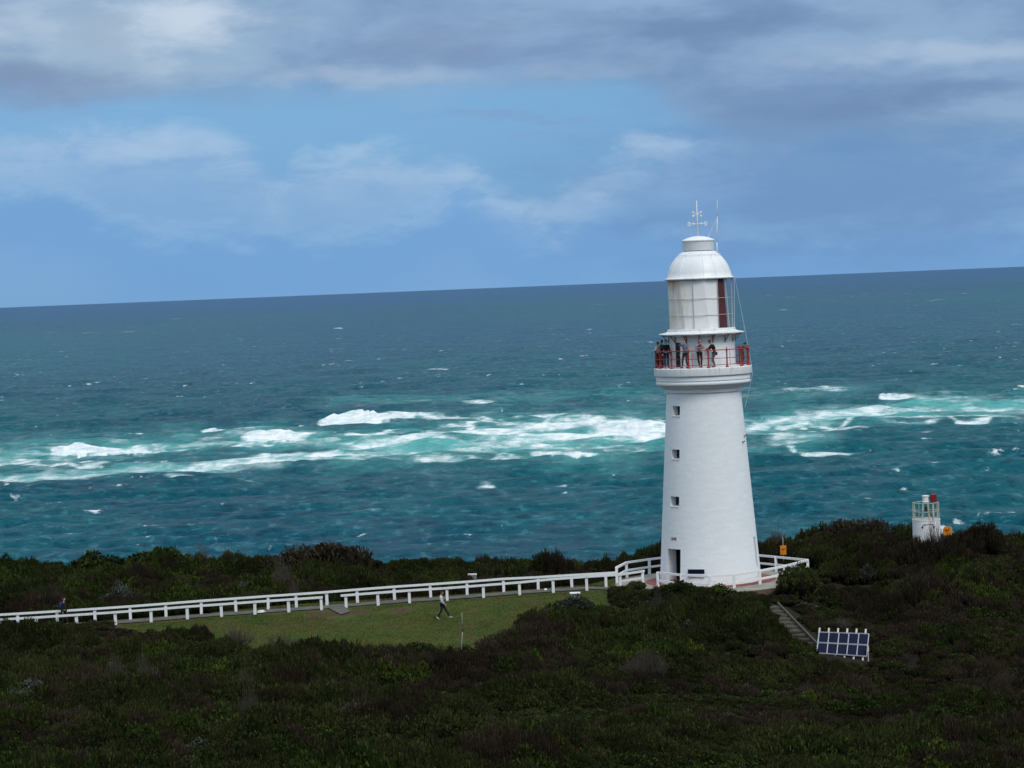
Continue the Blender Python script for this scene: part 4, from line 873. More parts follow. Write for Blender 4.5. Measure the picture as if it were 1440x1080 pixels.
def shrub_mesh(name, style, seed):
    r = np.random.default_rng(seed); V = []; Fc = []; MI = []; var = []
    nl = {'tea': 26, 'heath': 22, 'green': 20, 'bright': 18, 'silver': 16, 'dead': 0}[style]
    nleaf = {'tea': 2300, 'heath': 2300, 'green': 1500, 'bright': 1300, 'silver': 1400, 'dead': 0}[style]
    ls, lw = {'tea': (.10,.045), 'heath': (.14,.026), 'green': (.10,.065), 'bright': (.11,.065), 'silver': (.10,.052), 'dead': (.1,.01)}[style]
    lob = []
    for i in range(nl):
        a = r.random()*2*PI; q = math.sqrt(r.random())*.78; z = .62*math.sqrt(max(0, 1-q*q))*r.uniform(.55,1.08)+.05
        lob.append((q*math.cos(a)+.16*z, q*math.sin(a), z, r.uniform(.15,.34)))
    lob.append((0,0,.15,.62))
    if nl:
        L = np.array(lob); pr = L[:,3]**2; pr[-1] *= .8; pr /= pr.sum(); idx = r.choice(len(L), nleaf, p=pr)
        d = r.normal(size=(nleaf,3)); d[:,2] = np.abs(d[:,2])*1.0+.05*r.normal(size=nleaf)-.15; d /= np.linalg.norm(d,axis=1)[:,None]
        rr_ = L[idx,3]*(r.uniform(.80,1.16,nleaf)); c = L[idx,:3]+d*rr_[:,None]*np.array([1,1,.9]); c[:,2] = np.maximum(c[:,2], .02)
        up = {'tea': (.2,.25,.75), 'heath': (.25,.15,1.0), 'green': (.1,.1,.35), 'bright': (.1,.1,.3), 'silver': (.05,.05,.5), 'dead': (0,0,1)}[style]
        ax = d*.7+np.array([up[0],0,up[2]])+r.normal(size=(nleaf,3))*.45; ax /= np.linalg.norm(ax,axis=1)[:,None]
        sd = np.cross(ax, r.normal(size=(nleaf,3))); sd /= np.linalg.norm(sd,axis=1)[:,None]
        l_ = ls*r.uniform(.6,1.4,nleaf)[:,None]; w_ = lw*r.uniform(.6,1.4,nleaf)[:,None]
        Q = np.stack([c-ax*l_*.5-sd*w_*.35, c-ax*l_*.5+sd*w_*.35, c+ax*l_*.5+sd*w_*.5, c+ax*l_*.5-sd*w_*.5], 1).reshape(-1,3)
        V += Q.tolist(); Fc += [(4*i,4*i+1,4*i+2,4*i+3) for i in range(nleaf)]; MI += [0]*nleaf; var += np.repeat(r.random(nleaf),4).tolist()
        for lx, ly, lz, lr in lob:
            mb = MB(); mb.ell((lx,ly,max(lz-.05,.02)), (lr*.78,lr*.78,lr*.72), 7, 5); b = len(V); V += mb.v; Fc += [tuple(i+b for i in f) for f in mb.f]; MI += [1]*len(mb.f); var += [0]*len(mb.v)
    # fine bare twigs reaching out
    nt = {'tea': 12, 'heath': 22, 'green': 10, 'bright': 0, 'silver': 10, 'dead': 190}[style]; mb = MB()
    for i in range(nt):
        a = r.random()*2*PI; q = r.random()**.6; e = Vector((q*math.cos(a)*.95+.2, q*math.sin(a)*.95, .5+.65*(1-q*q)*r.random()+.1)); s_ = e*r.uniform(.1,.5); s_.z *= .6
        mid = s_.lerp(e, .5)+Vector(r.normal(size=3))*.08; th = .0095 if style == 'dead' else .006
        mb.tube(s_, mid, th, th*.8, 3, False); mb.tube(mid, e, th*.8, th*.4, 3, False)
        if style in ('dead','heath'):
            for _ in range(3):
                p = mid.lerp(e, r.random()); mb.tube(p, p+Vector(r.normal(size=3)*.10)+Vector((.04,0,.12)), th*.55, th*.3, 3, False)
    b = len(V); V += mb.v; Fc += [tuple(i+b for i in f) for f in mb.f]; MI += [2 if style != 'dead' else 0]*len(mb.f); var += r.random(len(mb.v)).tolist()
    me = bpy.data.meshes.new(name); me.from_pydata([tuple(v) for v in V], [], Fc)
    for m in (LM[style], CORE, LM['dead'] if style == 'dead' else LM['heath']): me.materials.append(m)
    me.polygons.foreach_set('material_index', MI); at = me.attributes.new('var', 'FLOAT', 'POINT'); at.data.foreach_set('value', np.array(var, np.float32)); me.update(); return me
STY = {'tea': 4, 'heath': 3, 'green': 2, 'bright': 1, 'silver': 1, 'dead': 2}
PM = {s_: [shrub_mesh(s_+'_foliage', s_, 100+17*i+hash_) for i in range(k)] for hash_, (s_, k) in enumerate(STY.items())}
PO = {k: [None]*len(v) for k, v in PM.items()}
stem_me = None
def shrub(px, pytop, Y, r_, h_, style, vi, label, name='shrub', cat='shrub', rz=None):
    p = P(px, pytop, Y); g_ = gz(p.x, p.y); h = max(h_, .5); top = p.z; base = min(g_, top-h*.8)
    rt = empty(name, (p.x,p.y,base), label, cat, None, random.uniform(0,6.28) if rz is None else rz)
    hh = top-base
    o = bpy.data.objects.new('foliage', PM[style][vi]); col.objects.link(o); o.parent = rt; o.scale = (r_, r_, hh/.88); PO[style][vi] = PO[style][vi] or o
    mb = MB()
    for k in range(4):
        a = k*1.6+.3; mb.tube((0,0,-.3), (.3*r_*math.cos(a), .3*r_*math.sin(a), hh*.45), .06*r_, .03*r_, 6)
    mb.build('stem', BARK, rt, True, O0); return rt
SH = [
 (708,785,179,1.5,2.4,'tea',0,'dark rounded shrub on the skyline left of two upright shrubs'),
 (758,774,178,1.0,2.8,'tea',1,'narrow upright dark shrub on the skyline beyond the fence, left one of a close pair'),
 (783,776,178,1.35,2.8,'heath',0,'twiggy brown flat topped shrub on the skyline, right one of a close pair'),
 (848,786,177,.9,1.8,'tea',2,'small dark spiky shrub on the skyline between the paired shrubs and the tower fence'),
 (808,838,149,1.25,1.1,'silver',0,'round grey green bush in front of the white lidded box'),
 (768,858,146.5,1.9,1.5,'tea',3,'dark rounded bush bulging onto the lawn at its right edge'),
 (583,905,143,1.7,1.3,'green',0,'fresh green bush at the bottom edge of the lawn, left of the thin pole'),
 (716,888,140,2.4,1.7,'heath',1,'broad brown twiggy bush right of the thin pole at the foot of the lawn'),
 (893,817.5,157.2,.75,.6,'tea',0,'low dark domed bush where the path fence meets the tower fence'),
 (955,818,153.8,1.4,1.3,'green',1,'leafy green bush in front of the lighthouse door'),
 (1006,822,153.5,1.3,1.1,'bright',0,'yellowish green bush at the front foot of the tower below the navy board'),
 (1124,794,153.8,1.6,1.6,'tea',1,'dark leafy bush leaning over the right corner of the tower fence'),
 (1128,764,170,1.7,2.2,'silver',0,'grey green rounded shrub behind the fence just right of the orange sign'),
 (1146,741,173,1.5,2.2,'tea',2,'dark spiky topped shrub on the skyline midway between lighthouse and beacon'),
 (1203,732,172,2.8,2.2,'heath',2,'broad domed brown shrub forming the highest point of the skyline left of the beacon'),
 (1272,736,168,1.0,1.6,'tea',3,'small dark shrub standing close against the left side of the beacon'),
 (1314,750,162.0,.8,.8,'dead',0,'bare grey twiggy shrub across the foot of the beacon'),
 (1376,737,168,1.6,1.7,'heath',0,'brown twiggy shrub on the skyline at the far right beyond the second orange sign'),
 (1288,757,162.2,1.3,1.2,'heath',1,'low brown shrub covering the left foot of the beacon'),
 (1306,761,161.8,1.2,1.1,'heath',2,'low brown shrub directly in front of the beacon'),
 (1334,755,161.6,1.2,1.0,'heath',0,'low brown shrub hiding the pole of the sign beside the beacon'),
 (165,822,169,1.7,1.5,'silver',0,'pale grey green bush behind the fence right of the backpacker'),
 (255,826,168,1.5,1.2,'bright',0,'bright green bush behind the left fence below the scrub slope'),
 (352,822,168,2.0,1.2,'bright',0,'spreading yellow green bush behind the fence left of the gap'),
 (130,779,196,2.4,2.2,'green',1,'light green crowned shrub on the left skyline above the sea'),
 (215,776,197,3.6,2.4,'green',0,'wide green dome shrub on the left part of the skyline'),
 (455,767,188,4.4,3.4,'heath',1,'largest brown domed shrub on the skyline left of centre'),
 (330,890,145,1.2,1.3,'dead',1,'pale bare stemmed bush along the lower left edge of the lawn'),
 (400,900,143,1.2,1.2,'dead',0,'grey leafless bush below the lawn left of the green bush'),
 (915,925,129,1.5,.7,'dead',1,'silvery dead bush amid the scrub below the lighthouse'),
 (650,908,141,1.1,1.0,'bright',0,'small yellow green bush at the foot of the thin pole'),
]
for a in SH: shrub(*a)

# ------------------------------------------------------------------ continuous scrub
pts = []
yy = 84.0
while yy < 212:
    s_ = .86+max(0, (yy-100))*.0014; hx = yy*.34+8
    x_ = np.arange(-hx, hx, s_); pts.append(np.c_[x_, np.full_like(x_, yy)]); yy += s_*1.0
pts = np.vstack(pts); pts += rng.uniform(-.36,.36,pts.shape)
x_, y_ = pts.T; z_ = ground(x_, y_)
jx = (fbm(x_/2.2, y_/2.2, 3, 71)-.5)*3.2; jy = (fbm(x_/2.2+40, y_/2.2, 3, 72)-.5)*3.2; mask = ~inpoly(x_+jx, y_+jy, LAWN); dpp, _ = seg_dist(x_, y_, [tuple(p) for p in PTH]); mask &= dpp > 2.0
bpd, _ = seg_dist(x_, y_, [tuple(p+Vector((0,2.6,0))) for p in BKW[9:]]); mask &= bpd > 2.6
mask &= (np.hypot(x_-TX, y_-TY) > np.where(y_ > TY+1, 8.3, 6.9))
std, _ = seg_dist(x_, y_, [tuple((a0+b0)/2), tuple((a1+b1)/2)]); mask &= ~((std < 1.0))
mask &= ~((np.abs(x_-(BL.x+BR.x)/2) < 1.8) & (y_ > 136.8) & (y_ < 139.9)); mask &= np.hypot(x_-bp.x, y_-bp.y) > 1.7; _q = GP(470,862); mask &= np.hypot(x_-_q.x, y_-_q.y) > 4
v = np.stack([x_, y_, z_-HC], -1); fx = v @ np.array(fw); pxx = 720+F*(v @ np.array(RT))/fx; pyy = 540-F*(v @ np.array(UP))/fx
mask &= (pxx > -620) & (pxx < 2060) & (pyy < 1190)
x_, y_, z_, pxx, pyy, std, dpp = x_[mask], y_[mask], z_[mask], pxx[mask], pyy[mask], std[mask], dpp[mask]; n_ = len(x_)
hum = fbm(x_/5.5+3, y_/5.5, 3, 301); spn = fbm(x_/7.0, y_/7.0+5, 3, 401); sp2 = fbm(x_/3.0, y_/3.0, 3, 501); sp3 = fbm(x_/4, y_/4+9, 2, 601)
_sg = P(1101.5, 790, 168.2); sgx, sgy = _sg.x, _sg.y
# low plants next to what must stay visible
near = np.minimum.reduce([np.where(y_ < TY, np.clip((np.hypot(x_-TX, y_-TY)-6.5)/4, 0, 1), 1), np.clip((std-.5)/2.0, 0, 1), np.where(y_ < 163, np.clip(.12+(dpp-1.8)/11, 0, 1), np.clip((dpp-1.8)/2.5, 0, 1)),
    np.where((y_ < 139) & (y_ > 129), np.clip(.25+(136.8-y_)/6+np.maximum(np.abs(x_-(BL.x+BR.x)/2)-1.6, 0)/2.5+.35*(x_ < (BL.x+BR.x)/2-.7), .1, 1), 1), np.where((np.abs(x_-sgx)<1.3) & (y_ < sgy+.5) & (y_ > sgy-6), .0, 1)])
hgt = (CAN*.25 + CAN*2.6*(hum-.33) + .35*rng.random(n_))*(.30+.70*near); hgt = np.maximum(hgt, .30)
hgt *= np.where((y_ > 160) & (pxx < 900) & (pxx > 520), .78, np.where((y_ > 160) & (pxx <= 520), 1.15, 1)); hgt *= np.where((y_ > 148) & (y_ < 160) & (pxx > 820) & (pxx < 925), .5, 1)*np.where((y_ > 149) & (y_ < 158) & (pxx > 995) & (pxx < 1095), .4, 1); hgt += np.where(y_ > 172, .5*rng.random(n_)**4, 0)
r_ = (.62+.60*rng.random(n_)**1.5+.25*(hum-.4))*(.7+.3*near)
spc = np.full(n_, 0)
u = rng.random(n_)
spc = np.where(spn+.25*(u-.5) > .60, 1, spc); spc = np.where(sp2+.3*(u-.5) > .73, 2, spc); spc = np.where((sp3+.22*(rng.random(n_)-.5) > .86), 3, spc)
spc = np.where(rng.random(n_) > .992, 4, spc); spc = np.where((rng.random(n_) > .997) | ((fbm(x_/2.5, y_/5, 2, 701) > .87) & (u > .6)), 5, spc)
# the olive green stands at left and the browner heath on the right hill
spc = np.where((spc == 0) & (x_ > 14+8*(hum-.5)) & (rng.random(n_) < .45), 1, spc); spc = np.where((spc == 1) & (x_ < -6) & (y_ < 140) & (rng.random(n_) < .55), 0, spc)
spc = np.where((spc == 0) & (y_ > 162) & (x_ < 8) & (rng.random(n_) < .40), 2, spc); spc = np.where((spc == 0) & (y_ < 104) & (x_ < -4) & (rng.random(n_) < .35), 2, spc)
names = [('tea','tea_tree_scrub','dark olive green windswept scrub covering the hill','scrub'), ('heath','heath_scrub','brown twiggy heath growing among the scrub','heath'), ('green','green_scrub','fresher green leafy scrub in patches','scrub'),
         ('bright','bright_scrub','yellow green low scrub in small patches','scrub'), ('silver','silver_scrub','scattered grey green bushes in the scrub','scrub'), ('dead','bare_twigs','bare grey twigs standing in the scrub','twigs')]
def scatter(name, protos, xyz, rot, scl, idx, label, cat):
    me = bpy.data.meshes.new(name); me.from_pydata(xyz.tolist(), [], [])
    for nm, a, ty in (('rot', rot, 'FLOAT_VECTOR'), ('scl', scl, 'FLOAT_VECTOR')):
        at = me.attributes.new(nm, ty, 'POINT'); at.data.foreach_set('vector', a.astype(np.float32).ravel())
    at = me.attributes.new('idx', 'INT', 'POINT'); at.data.foreach_set('value', idx.astype(np.int32))
    o = bpy.data.objects.new(name, me); col.objects.link(o); tag(o, label, cat, kind='stuff')
    ng = bpy.data.node_groups.new(name, 'GeometryNodeTree'); ng.interface.new_socket('Geometry', in_out='INPUT', socket_type='NodeSocketGeometry'); ng.interface.new_socket('Geometry', in_out='OUTPUT', socket_type='NodeSocketGeometry')
    N = ng.nodes; L = ng.links; gi = N.new('NodeGroupInput'); gout = N.new('NodeGroupOutput'); j = N.new('GeometryNodeJoinGeometry')
    for p in protos:
        oi = N.new('GeometryNodeObjectInfo'); oi.transform_space = 'ORIGINAL'; oi.inputs['Object'].default_value = p; oi.inputs['As Instance'].default_value = True; L.new(oi.outputs['Geometry'], j.inputs[0])
    ip = N.new('GeometryNodeInstanceOnPoints'); L.new(gi.outputs[0], ip.inputs['Points']); L.new(j.outputs[0], ip.inputs['Instance']); ip.inputs['Pick Instance'].default_value = True
    for nm, sk, ty in (('rot','Rotation','FLOAT_VECTOR'), ('scl','Scale','FLOAT_VECTOR'), ('idx','Instance Index','INT')):
        a = N.new('GeometryNodeInputNamedAttribute'); a.data_type = ty; a.inputs['Name'].default_value = nm; L.new(a.outputs['Attribute'], ip.inputs[sk])
    L.new(ip.outputs[0], gout.inputs[0]); md = o.modifiers.new('scatter', 'NODES'); md.node_group = ng; return o
for k, (st, nm, lb, ct) in enumerate(names):
    s_ = spc == k; c = int(s_.sum()); 
    if not c: continue
    hs = hgt[s_]*(1.12 if st in ('dead',) else 1); rs = r_[s_]*(.8 if st == 'dead' else 1)
    scatter(nm, PO[st], np.c_[x_[s_], y_[s_], z_[s_]-.12], np.c_[rng.normal(0,.08,c), rng.normal(0,.08,c), rng.normal(0,.9,c)], np.c_[rs, rs, (hs+.12)/.98], rng.integers(0, len(PO[st]), c), lb, ct)
print('scrub instances', n_)

# ------------------------------------------------------------------ grass
def grass():
    n = 120000; x1 = rng.uniform(-36, 14, n*2); y1 = rng.uniform(136, 168, n*2); m_ = inpoly(x1, y1, LAWN)
    db, _ = seg_dist(x1, y1, [tuple(p+Vector((0,2.6,0))) for p in BKW[8:]]); dq, _ = seg_dist(x1, y1, [tuple(p) for p in PTH]); m_ |= (db < 3.2); m_ &= (dq > 1.15) & (np.hypot(x1-TX, y1-TY) > 6.3)
    slab_ = [tuple(GP(470,855)), tuple(GP(480,870))]; ds, _ = seg_dist(x1, y1, slab_); m_ &= ds > .9
    for px, py, r in BPTS:
        q = GP(px, py); m_ &= ~((np.hypot(x1-q.x, y1-q.y) < r*.8) & (rng.random(len(x1)) < .85))
    x1, y1 = x1[m_], y1[m_]; z1 = ground(x1, y1); n = len(x1); tall = fbm(x1/2.5, y1/2.5, 3, 900)
    h = (.035+.085*np.clip(tall-.3,0,1)*rng.random(n)*1.6+.02*rng.random(n)); a = rng.random(n)*2*PI; w_ = .012+.012*rng.random(n)
    dx, dy = np.cos(a)*w_, np.sin(a)*w_; lx, ly = rng.normal(0,.03,n)+.015, rng.normal(0,.03,n)
    Vv = np.stack([np.c_[x1-dx,y1-dy,z1-.01], np.c_[x1+dx,y1+dy,z1-.01], np.c_[x1+lx,y1+ly,z1+h]], 1).reshape(-1,3)
    me = bpy.data.meshes.new('grass'); me.vertices.add(3*n); me.vertices.foreach_set('co', Vv.ravel().astype(np.float32)); me.loops.add(3*n); me.polygons.add(n)
    me.loops.foreach_set('vertex_index', np.arange(3*n, dtype=np.int32)); me.polygons.foreach_set('loop_start', np.arange(0,3*n,3,dtype=np.int32)); me.polygons.foreach_set('loop_total', np.full(n,3,np.int32)); me.update(calc_edges=True)
    m, t, b = mat('grass_blades', (.04,.07,.012), .7, 0, .2); g = t.node('ShaderNodeNewGeometry').outputs['Position']
    c = t.mix(t.sm(t.noise(g, .30, 5, .65), .43, .57), (.030,.066,.005), (.110,.108,.018)); c = t.mix(t.m('MULTIPLY', t.sm(t.noise(t.mapv(g, (1,.5,1)), .6, 5, .7), .48, .60), .85), c, (.125,.080,.030)); c = t.mix(t.m('MULTIPLY', t.sm(t.noise(t.mapv(g, (.4,1.4,1), (3,3,0)), .35, 5, .7), .50, .62), .7), c, (.10,.075,.022)); c = t.mix(t.sm(t.noise(g, 2.2, 5, .6), .4, .7), c, (.040,.070,.009))
    t.put(b.inputs['Base Color'], c); me.materials.append(m); o = bpy.data.objects.new('grass', me); col.objects.link(o); tag(o, 'short green and yellowing grass of the lawn below the path', 'grass', kind='stuff')
grass()

# ------------------------------------------------------------------ people
def skin(name, V, E, Rd, mats, parent, sub=1, root=0):
    me = bpy.data.meshes.new(name); me.from_pydata([tuple(v) for v in V], E, []); o = bpy.data.objects.new(name, me); col.objects.link(o)
    o.modifiers.new('s', 'SKIN'); sv = me.skin_vertices[0].data
    for i, r in enumerate(Rd): sv[i].radius = r if isinstance(r, tuple) else (r, r)
    sv[root].use_root = True; sb = o.modifiers.new('b', 'SUBSURF'); sb.levels = sb.render_levels = sub
    dg = bpy.context.evaluated_depsgraph_get(); m2 = bpy.data.meshes.new_from_object(o.evaluated_get(dg)); bpy.data.objects.remove(o)
    m2.name = name; o = bpy.data.objects.new(name, m2); col.objects.link(o); o.parent = parent; m2.materials.clear(); m2.materials.append(mats); m2.polygons.foreach_set('use_smooth', [True]*len(m2.polygons)); return o
def cloth(name, c): return noisy(name, c, tuple(x*.6 for x in c), 6, .85, .5, .02)
SK = noisy('skin', (.42,.24,.17), (.36,.20,.14), 8, .55)
EYE = mat('eye', (.02,.015,.012), .3)[0]
BASE = dict(pel=(0,0,.95), sp=(0,0,1.13), ch=(0,0,1.33), nk=(0,0,1.49), hd=(0,0,1.60), sl=(.175,0,1.42), el=(.23,.03,1.15), wl=(.24,-.03,.90), sr=(-.175,0,1.42), er=(-.23,.03,1.15), wr=(-.24,-.03,.90),
            hl=(.09,0,.90), kl=(.10,-.01,.50), al=(.10,.02,.09), hr=(-.09,0,.90), kr=(-.10,-.01,.50), ar=(-.10,.02,.09))
def person(loc, rz, pose, label, top, trous, hair, shoe=(.03,.03,.03), hairlong=False, short_sleeve=False, scale=1.0, extra=None, skirt=False, look=0):
    rt = empty('person', loc, label, 'person', None, rz); rt.scale = (scale,)*3
    J = {k: Vector(v) for k, v in BASE.items()}
    for k, v in pose.items(): J[k] = Vector(v)
    tl = J['al']+Vector((.01,-.16,-.045)); tr = J['ar']+Vector((-.01,-.16,-.045))
    if 'tl' in pose: tl = J['tl']
    if 'tr' in pose: tr = J['tr']
    nk = J['nk']; hd = J['hd']
    K = ['pel','sp','ch','nk','hd','sl','el','wl','sr','er','wr','hl','kl','al','hr','kr','ar']; I = {k: i for i, k in enumerate(K)}
    rad_ = dict(pel=.09, sp=.08, ch=.085, nk=.048, hd=.05, sl=.045, el=.038, wl=.026, sr=.045, er=.038, wr=.026, hl=.07, kl=.054, al=.036, hr=.07, kr=.054, ar=.036)
    ed = [('pel','sp'),('sp','ch'),('ch','nk'),('nk','hd'),('ch','sl'),('sl','el'),('el','wl'),('ch','sr'),('sr','er'),('er','wr'),('pel','hl'),('hl','kl'),('kl','al'),('pel','hr'),('hr','kr'),('kr','ar')]
    V = [J[k] for k in K]+[tl, tr]; E = [(I[a], I[b]) for a, b in ed]+[(I['al'], len(K)), (I['ar'], len(K)+1)]; Rd = [rad_[k] for k in K]+[.03,.03]
    body = skin('body', V, E, Rd, SK, rt)
    # head with face, hands with fingers, joined into the body mesh
    bm = bmesh.new(); bm.from_mesh(body.data); body.data.materials.append(EYE)
    up = (hd-nk).normalized(); fwd = Vector((math.sin(look), -math.cos(look), 0)); fwd = (fwd-up*fwd.dot(up)*.7).normalized(); sd = fwd.cross(up).normalized()
    Mh = Matrix((sd, -fwd, up)).transposed(); hc = hd+up*.05
    def addmb(mb, mi):
        vs = [bm.verts.new(v) for v in mb.v]
        for f in mb.f:
            try: fc = bm.faces.new([vs[i] for i in f]); fc.material_index = mi; fc.smooth = True
            except ValueError: pass
    mb = MB(); vs = []; n_, m_ = 14, 10; mb.ell((0,0,0), (.074,.094,.118), n_, m_)
    nv = []
    for v_ in mb.v:
        v_ = Vector(v_)
        if v_.z < 0: v_.x *= 1+v_.z*2.6; v_.y *= 1+v_.z*.8; v_.y -= -v_.z*.12
        if v_.y < -.07 and abs(v_.x) < .02 and -.04 < v_.z < .02: v_.y -= .022
        nv.append(Mh @ v_ + hc)
    mb.v = [tuple(v_) for v_ in nv]; addmb(mb, 0)
    mb = MB(); mb.ell(Mh @ Vector((0,-.098,-.012)) + hc, (.013,.016,.02), 6, 5, Mh); mb.ell(Mh @ Vector((0,-.083,-.055)) + hc, (.024,.010,.007), 6, 4, Mh)
    for s_ in (-1,1): mb.ell(Mh @ Vector((s_*.075,.01,-.005)) + hc, (.012,.02,.03), 6, 5, Mh)
    addmb(mb, 0); mb = MB()
    for s_ in (-1,1): mb.ell(Mh @ Vector((s_*.028,-.083,.012)) + hc, (.011,.008,.007), 6, 4, Mh)
    addmb(mb, 1)
    for el, wl, s_ in (('el','wl',1),('er','wr',-1)):
        d = (J[wl]-J[el]).normalized(); side = d.cross(Vector((0,1,0)) if abs(d.y) < .8 else Vector((0,0,1))).normalized(); nrm2 = d.cross(side); mb = MB()
        c = J[wl]+d*.045; Mp = Matrix((side, nrm2, d)).transposed(); mb.ell(c, (.042,.019,.055), 8, 6, Mp)
        for q, (o_, ln) in enumerate(((-.030,.060),(-.010,.072),(.010,.068),(.028,.052))):
            p0 = c+side*o_+d*.04; p1 = p0+d*ln*.55+nrm2*(.010*s_); p2 = p1+d*ln*.35+nrm2*(.024*s_); mb.tube(p0,p1,.0095,.009,6); mb.tube(p1,p2,.009,.006,6)
        p0 = c-side*.035-d*.01; p1 = p0-side*.028+d*.03; mb.tube(p0,p1,.012,.010,6); mb.tube(p1,p1+d*.028+nrm2*.008*s_,.010,.007,6); addmb(mb, 0)
    bm.to_mesh(body.data); bm.free()
    # clothes
    T = cloth('top_fabric', top); B = cloth('trouser_fabric', trous); Hm = cloth('hair_fibre', hair); S_ = cloth('shoe_leather', shoe)
    e = .02; ks = ['pel','sp','ch','nkb','sl','el','wl','sr','er','wr']; J['nkb'] = J['ch'].lerp(J['nk'], .72)
    J2 = dict(J); 
    if short_sleeve: J2['wl'] = J['el'].lerp(J['wl'], .08); J2['wr'] = J['er'].lerp(J['wr'], .08)
    else: J2['wl'] = J['el'].lerp(J['wl'], .96); J2['wr'] = J['er'].lerp(J['wr'], .96)
    rr_ = dict(pel=(.15,.125), sp=(.14,.11), ch=(.165,.125), nkb=.07, sl=.075, el=.056, wl=.042, sr=.075, er=.056, wr=.042); J2['pel'] = J['pel'].lerp(J['sp'], .15)
    I2 = {k: i for i, k in enumerate(ks)}; skin('top', [J2[k] for k in ks], [(I2[a], I2[b]) for a, b in (('pel','sp'),('sp','ch'),('ch','nkb'),('ch','sl'),('sl','el'),('el','wl'),('ch','sr'),('sr','er'),('er','wr'))], [rr_[k] for k in ks], T, rt)
    ks = ['pel','hl','kl','al','hr','kr','ar']; J2['al'] = J['kl'].lerp(J['al'], .9); J2['ar'] = J['kr'].lerp(J['ar'], .9); J2['pel'] = J['pel']
    rr_ = dict(pel=(.14,.115), hl=.10, kl=.072, al=.055, hr=.10, kr=.072, ar=.055); I2 = {k: i for i, k in enumerate(ks)}
    skin('trousers', [J2[k] for k in ks], [(I2[a], I2[b]) for a, b in (('pel','hl'),('hl','kl'),('kl','al'),('pel','hr'),('hr','kr'),('kr','ar'))], [rr_[k] for k in ks], B, rt)
    for a_, t_ in (('al', tl), ('ar', tr)):
        mb = MB(); d = (t_-J[a_]); c = J[a_].lerp(t_, .45)+Vector((0,0,-.01)); yw = math.atan2(d.y, d.x); Mr = Matrix.Rotation(yw, 3, 'Z') @ Matrix.Rotation(-math.asin(max(-1,min(1,d.z/max(d.length,1e-3))))-.25, 3, 'Y')
        mb.ell(c, (.135,.048,.045), 10, 6, Mr); mb.build('shoe', S_, rt, True, O0)
    mb = MB(); mb.ell(Mh @ Vector((0,.018,.028)) + hc, (.085,.098,.108), 12, 8, Mh)
    if hairlong: mb.ell(Mh @ Vector((0,.06,-.08)) + hc, (.07,.05,.14), 10, 8, Mh)
    mb.build('hair', Hm, rt, True, O0)
    if extra: extra(rt, J, Mh, hc)
    return rt
def gp(px, Yoff=None, th=None, r=2.5): 
    n = dirn(th)*r; return (TX+n.x, TY+n.y, 13.56)
def thx(px, r): return math.degrees(math.asin(max(-1, min(1, ((px-989.0)/22.4)/r))))
GR = 'people on the lighthouse gallery'
def gal(px, r, *a, **k):
    th = thx(px, r); n = dirn(th)*r; return person((TX+n.x, TY+n.y, 13.56), *a, **k)
lean = dict(nk=(.02,-.10,1.46), hd=(.02,-.16,1.57), ch=(.0,-.06,1.31))
gal(932.5, 2.62, R(-70), dict(el=(.24,-.12,1.2), wl=(.12,-.32,1.22)), 'person in a dark jacket and grey trousers beside the black jacketed person in jeans', (.012,.012,.014), (.03,.03,.028), (.015,.012,.01), scale=1.0)
gal(938.8, 2.45, R(15), {}, 'person in a black jacket and dark blue jeans standing left of the gallery door', (.006,.006,.008), (.02,.028,.05), (.012,.01,.008))
gal(926.5, 2.78, R(-120), dict(el=(.25,-.1,1.18), wl=(.2,-.28,1.1)), 'person half hidden at the extreme left of the gallery, white sleeve showing', (.55,.58,.62), (.16,.03,.03), (.02,.015,.012), scale=.93)
gal(965.5, 2.5, R(-40), dict(sr=(-.17,-.02,1.44), er=(-.34,-.22,1.44), wr=(-.12,-.20,1.60), el=(.25,-.05,1.16), wl=(.12,-.24,1.08), nk=(.03,-.04,1.48), kl=(.10,-.03,.5), al=(.06,.12,.08), ar=(-.20,-.06,.08), kr=(-.16,-.1,.5)), 'person in a grey blue shirt on the gallery shading the eyes with one raised arm', (.15,.20,.27), (.05,.055,.065), (.015,.012,.012), scale=.99, shoe=(.10,.03,.025))
def camstrap(rt, J, Mh, hc):
    mb = MB(); mb.ell(J['ch']+Vector((0,-.12,.03)), (.10,.05,.12), 8, 6); mb.build('scarf', M['bred'], rt, True, O0)
gal(985.5, 2.5, R(10), dict(el=(.26,-.10,1.20), wl=(.04,-.30,1.22), er=(-.26,-.08,1.20), wr=(-.02,-.30,1.26), pel=(.0,.04,.93), ar=(-.02,.0,.09), al=(.08,.03,.09)), 'person in a pale top and red scarf standing on the gallery with arms folded', (.30,.30,.33), (.03,.026,.028), (.10,.02,.015), hairlong=True, short_sleeve=False, scale=1.0, extra=camstrap)
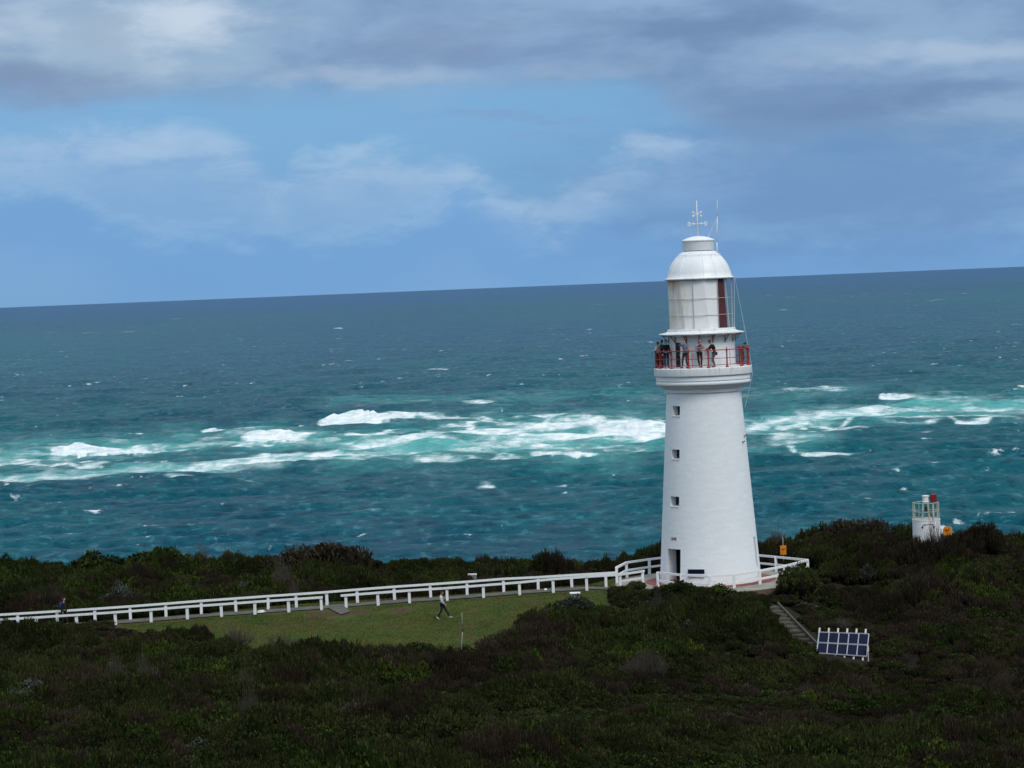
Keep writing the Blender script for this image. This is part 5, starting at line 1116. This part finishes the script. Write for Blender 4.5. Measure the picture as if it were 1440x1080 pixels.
gal(1004, 2.5, R(-75), dict(pel=(0,.12,.90), hl=(.09,.10,.86), hr=(-.09,.10,.86), sp=(0,.06,1.10), ch=(0,-.04,1.29), nk=(0,-.12,1.44), hd=(0,-.18,1.54), sl=(.17,-.03,1.37), sr=(-.17,-.03,1.37), el=(.2,-.22,1.18), wl=(.15,-.42,1.10), er=(-.2,-.22,1.18), wr=(-.15,-.42,1.10), kl=(.1,-.10,.5), kr=(-.1,.0,.5), al=(.1,.05,.09), ar=(-.1,.14,.09)), 'person in a black top and grey trousers leaning forward over the gallery rail', (.007,.007,.009), (.10,.12,.15), (.05,.04,.02))
a_ = thx(1039.5, 2.45); n = dirn(a_+18)*2.5
person((TX+n.x, TY+n.y, 13.56), R(80), dict(nk=(0,-.12,1.38), hd=(0,-.19,1.46), ch=(0,-.07,1.24), sl=(.17,-.06,1.32), sr=(-.17,-.06,1.32), el=(.2,-.3,1.2), wl=(.1,-.5,1.15), er=(-.2,-.3,1.15), wr=(-.1,-.5,1.12), kl=(.1,-.1,.48), kr=(-.1,-.02,.48)), 'person in a brownish red top leaning on the right end of the gallery railing', (.12,.035,.02), (.07,.06,.035), (.01,.01,.01), scale=.87)
# the walker on the lawn, striding to the right
g_ = GP(623, 871.5)
person((g_.x, g_.y, g_.z+.0), R(84), dict(pel=(0,.0,.90), sp=(0,.03,1.08), ch=(0,.06,1.27), nk=(.0,.07,1.42), hd=(0,.03,1.53), hl=(.09,0,.87), hr=(-.09,0,.87), kl=(.09,-.21,.51), al=(.08,-.40,.11), kr=(-.09,.08,.46), ar=(-.09,.34,.14), tl=(.09,-.54,.08), tr=(-.09,.26,.02), sl=(.17,.06,1.36), sr=(-.17,.06,1.36), el=(.22,.10,1.10), wl=(.2,-.10,.92), er=(-.22,.02,1.09), wr=(-.19,-.17,.90)), 'person in a white top and black trousers striding across the lawn', (.62,.62,.62), (.010,.010,.014), (.03,.012,.01), shoe=(.5,.5,.5), scale=1.0)
def pack(rt, J, Mh, hc):
    mb = MB(); mb.ell(J['ch']+Vector((0,.20,-.08)), (.16,.12,.24), 12, 8); o = mb.build('backpack', cloth('blue_nylon', (.012,.025,.22)), rt, True, O0)
pb = P(91, 878.5, 159.2); pb.z = gz(pb.x, pb.y)+.02
person(pb, R(75), dict(al=(.10,-.16,.09), ar=(-.10,.16,.11), kl=(.1,-.1,.5), kr=(-.1,.02,.5)), 'person in black with a blue backpack walking behind the left fence', (.008,.008,.01), (.008,.008,.01), (.035,.012,.01), extra=pack, scale=1.0)
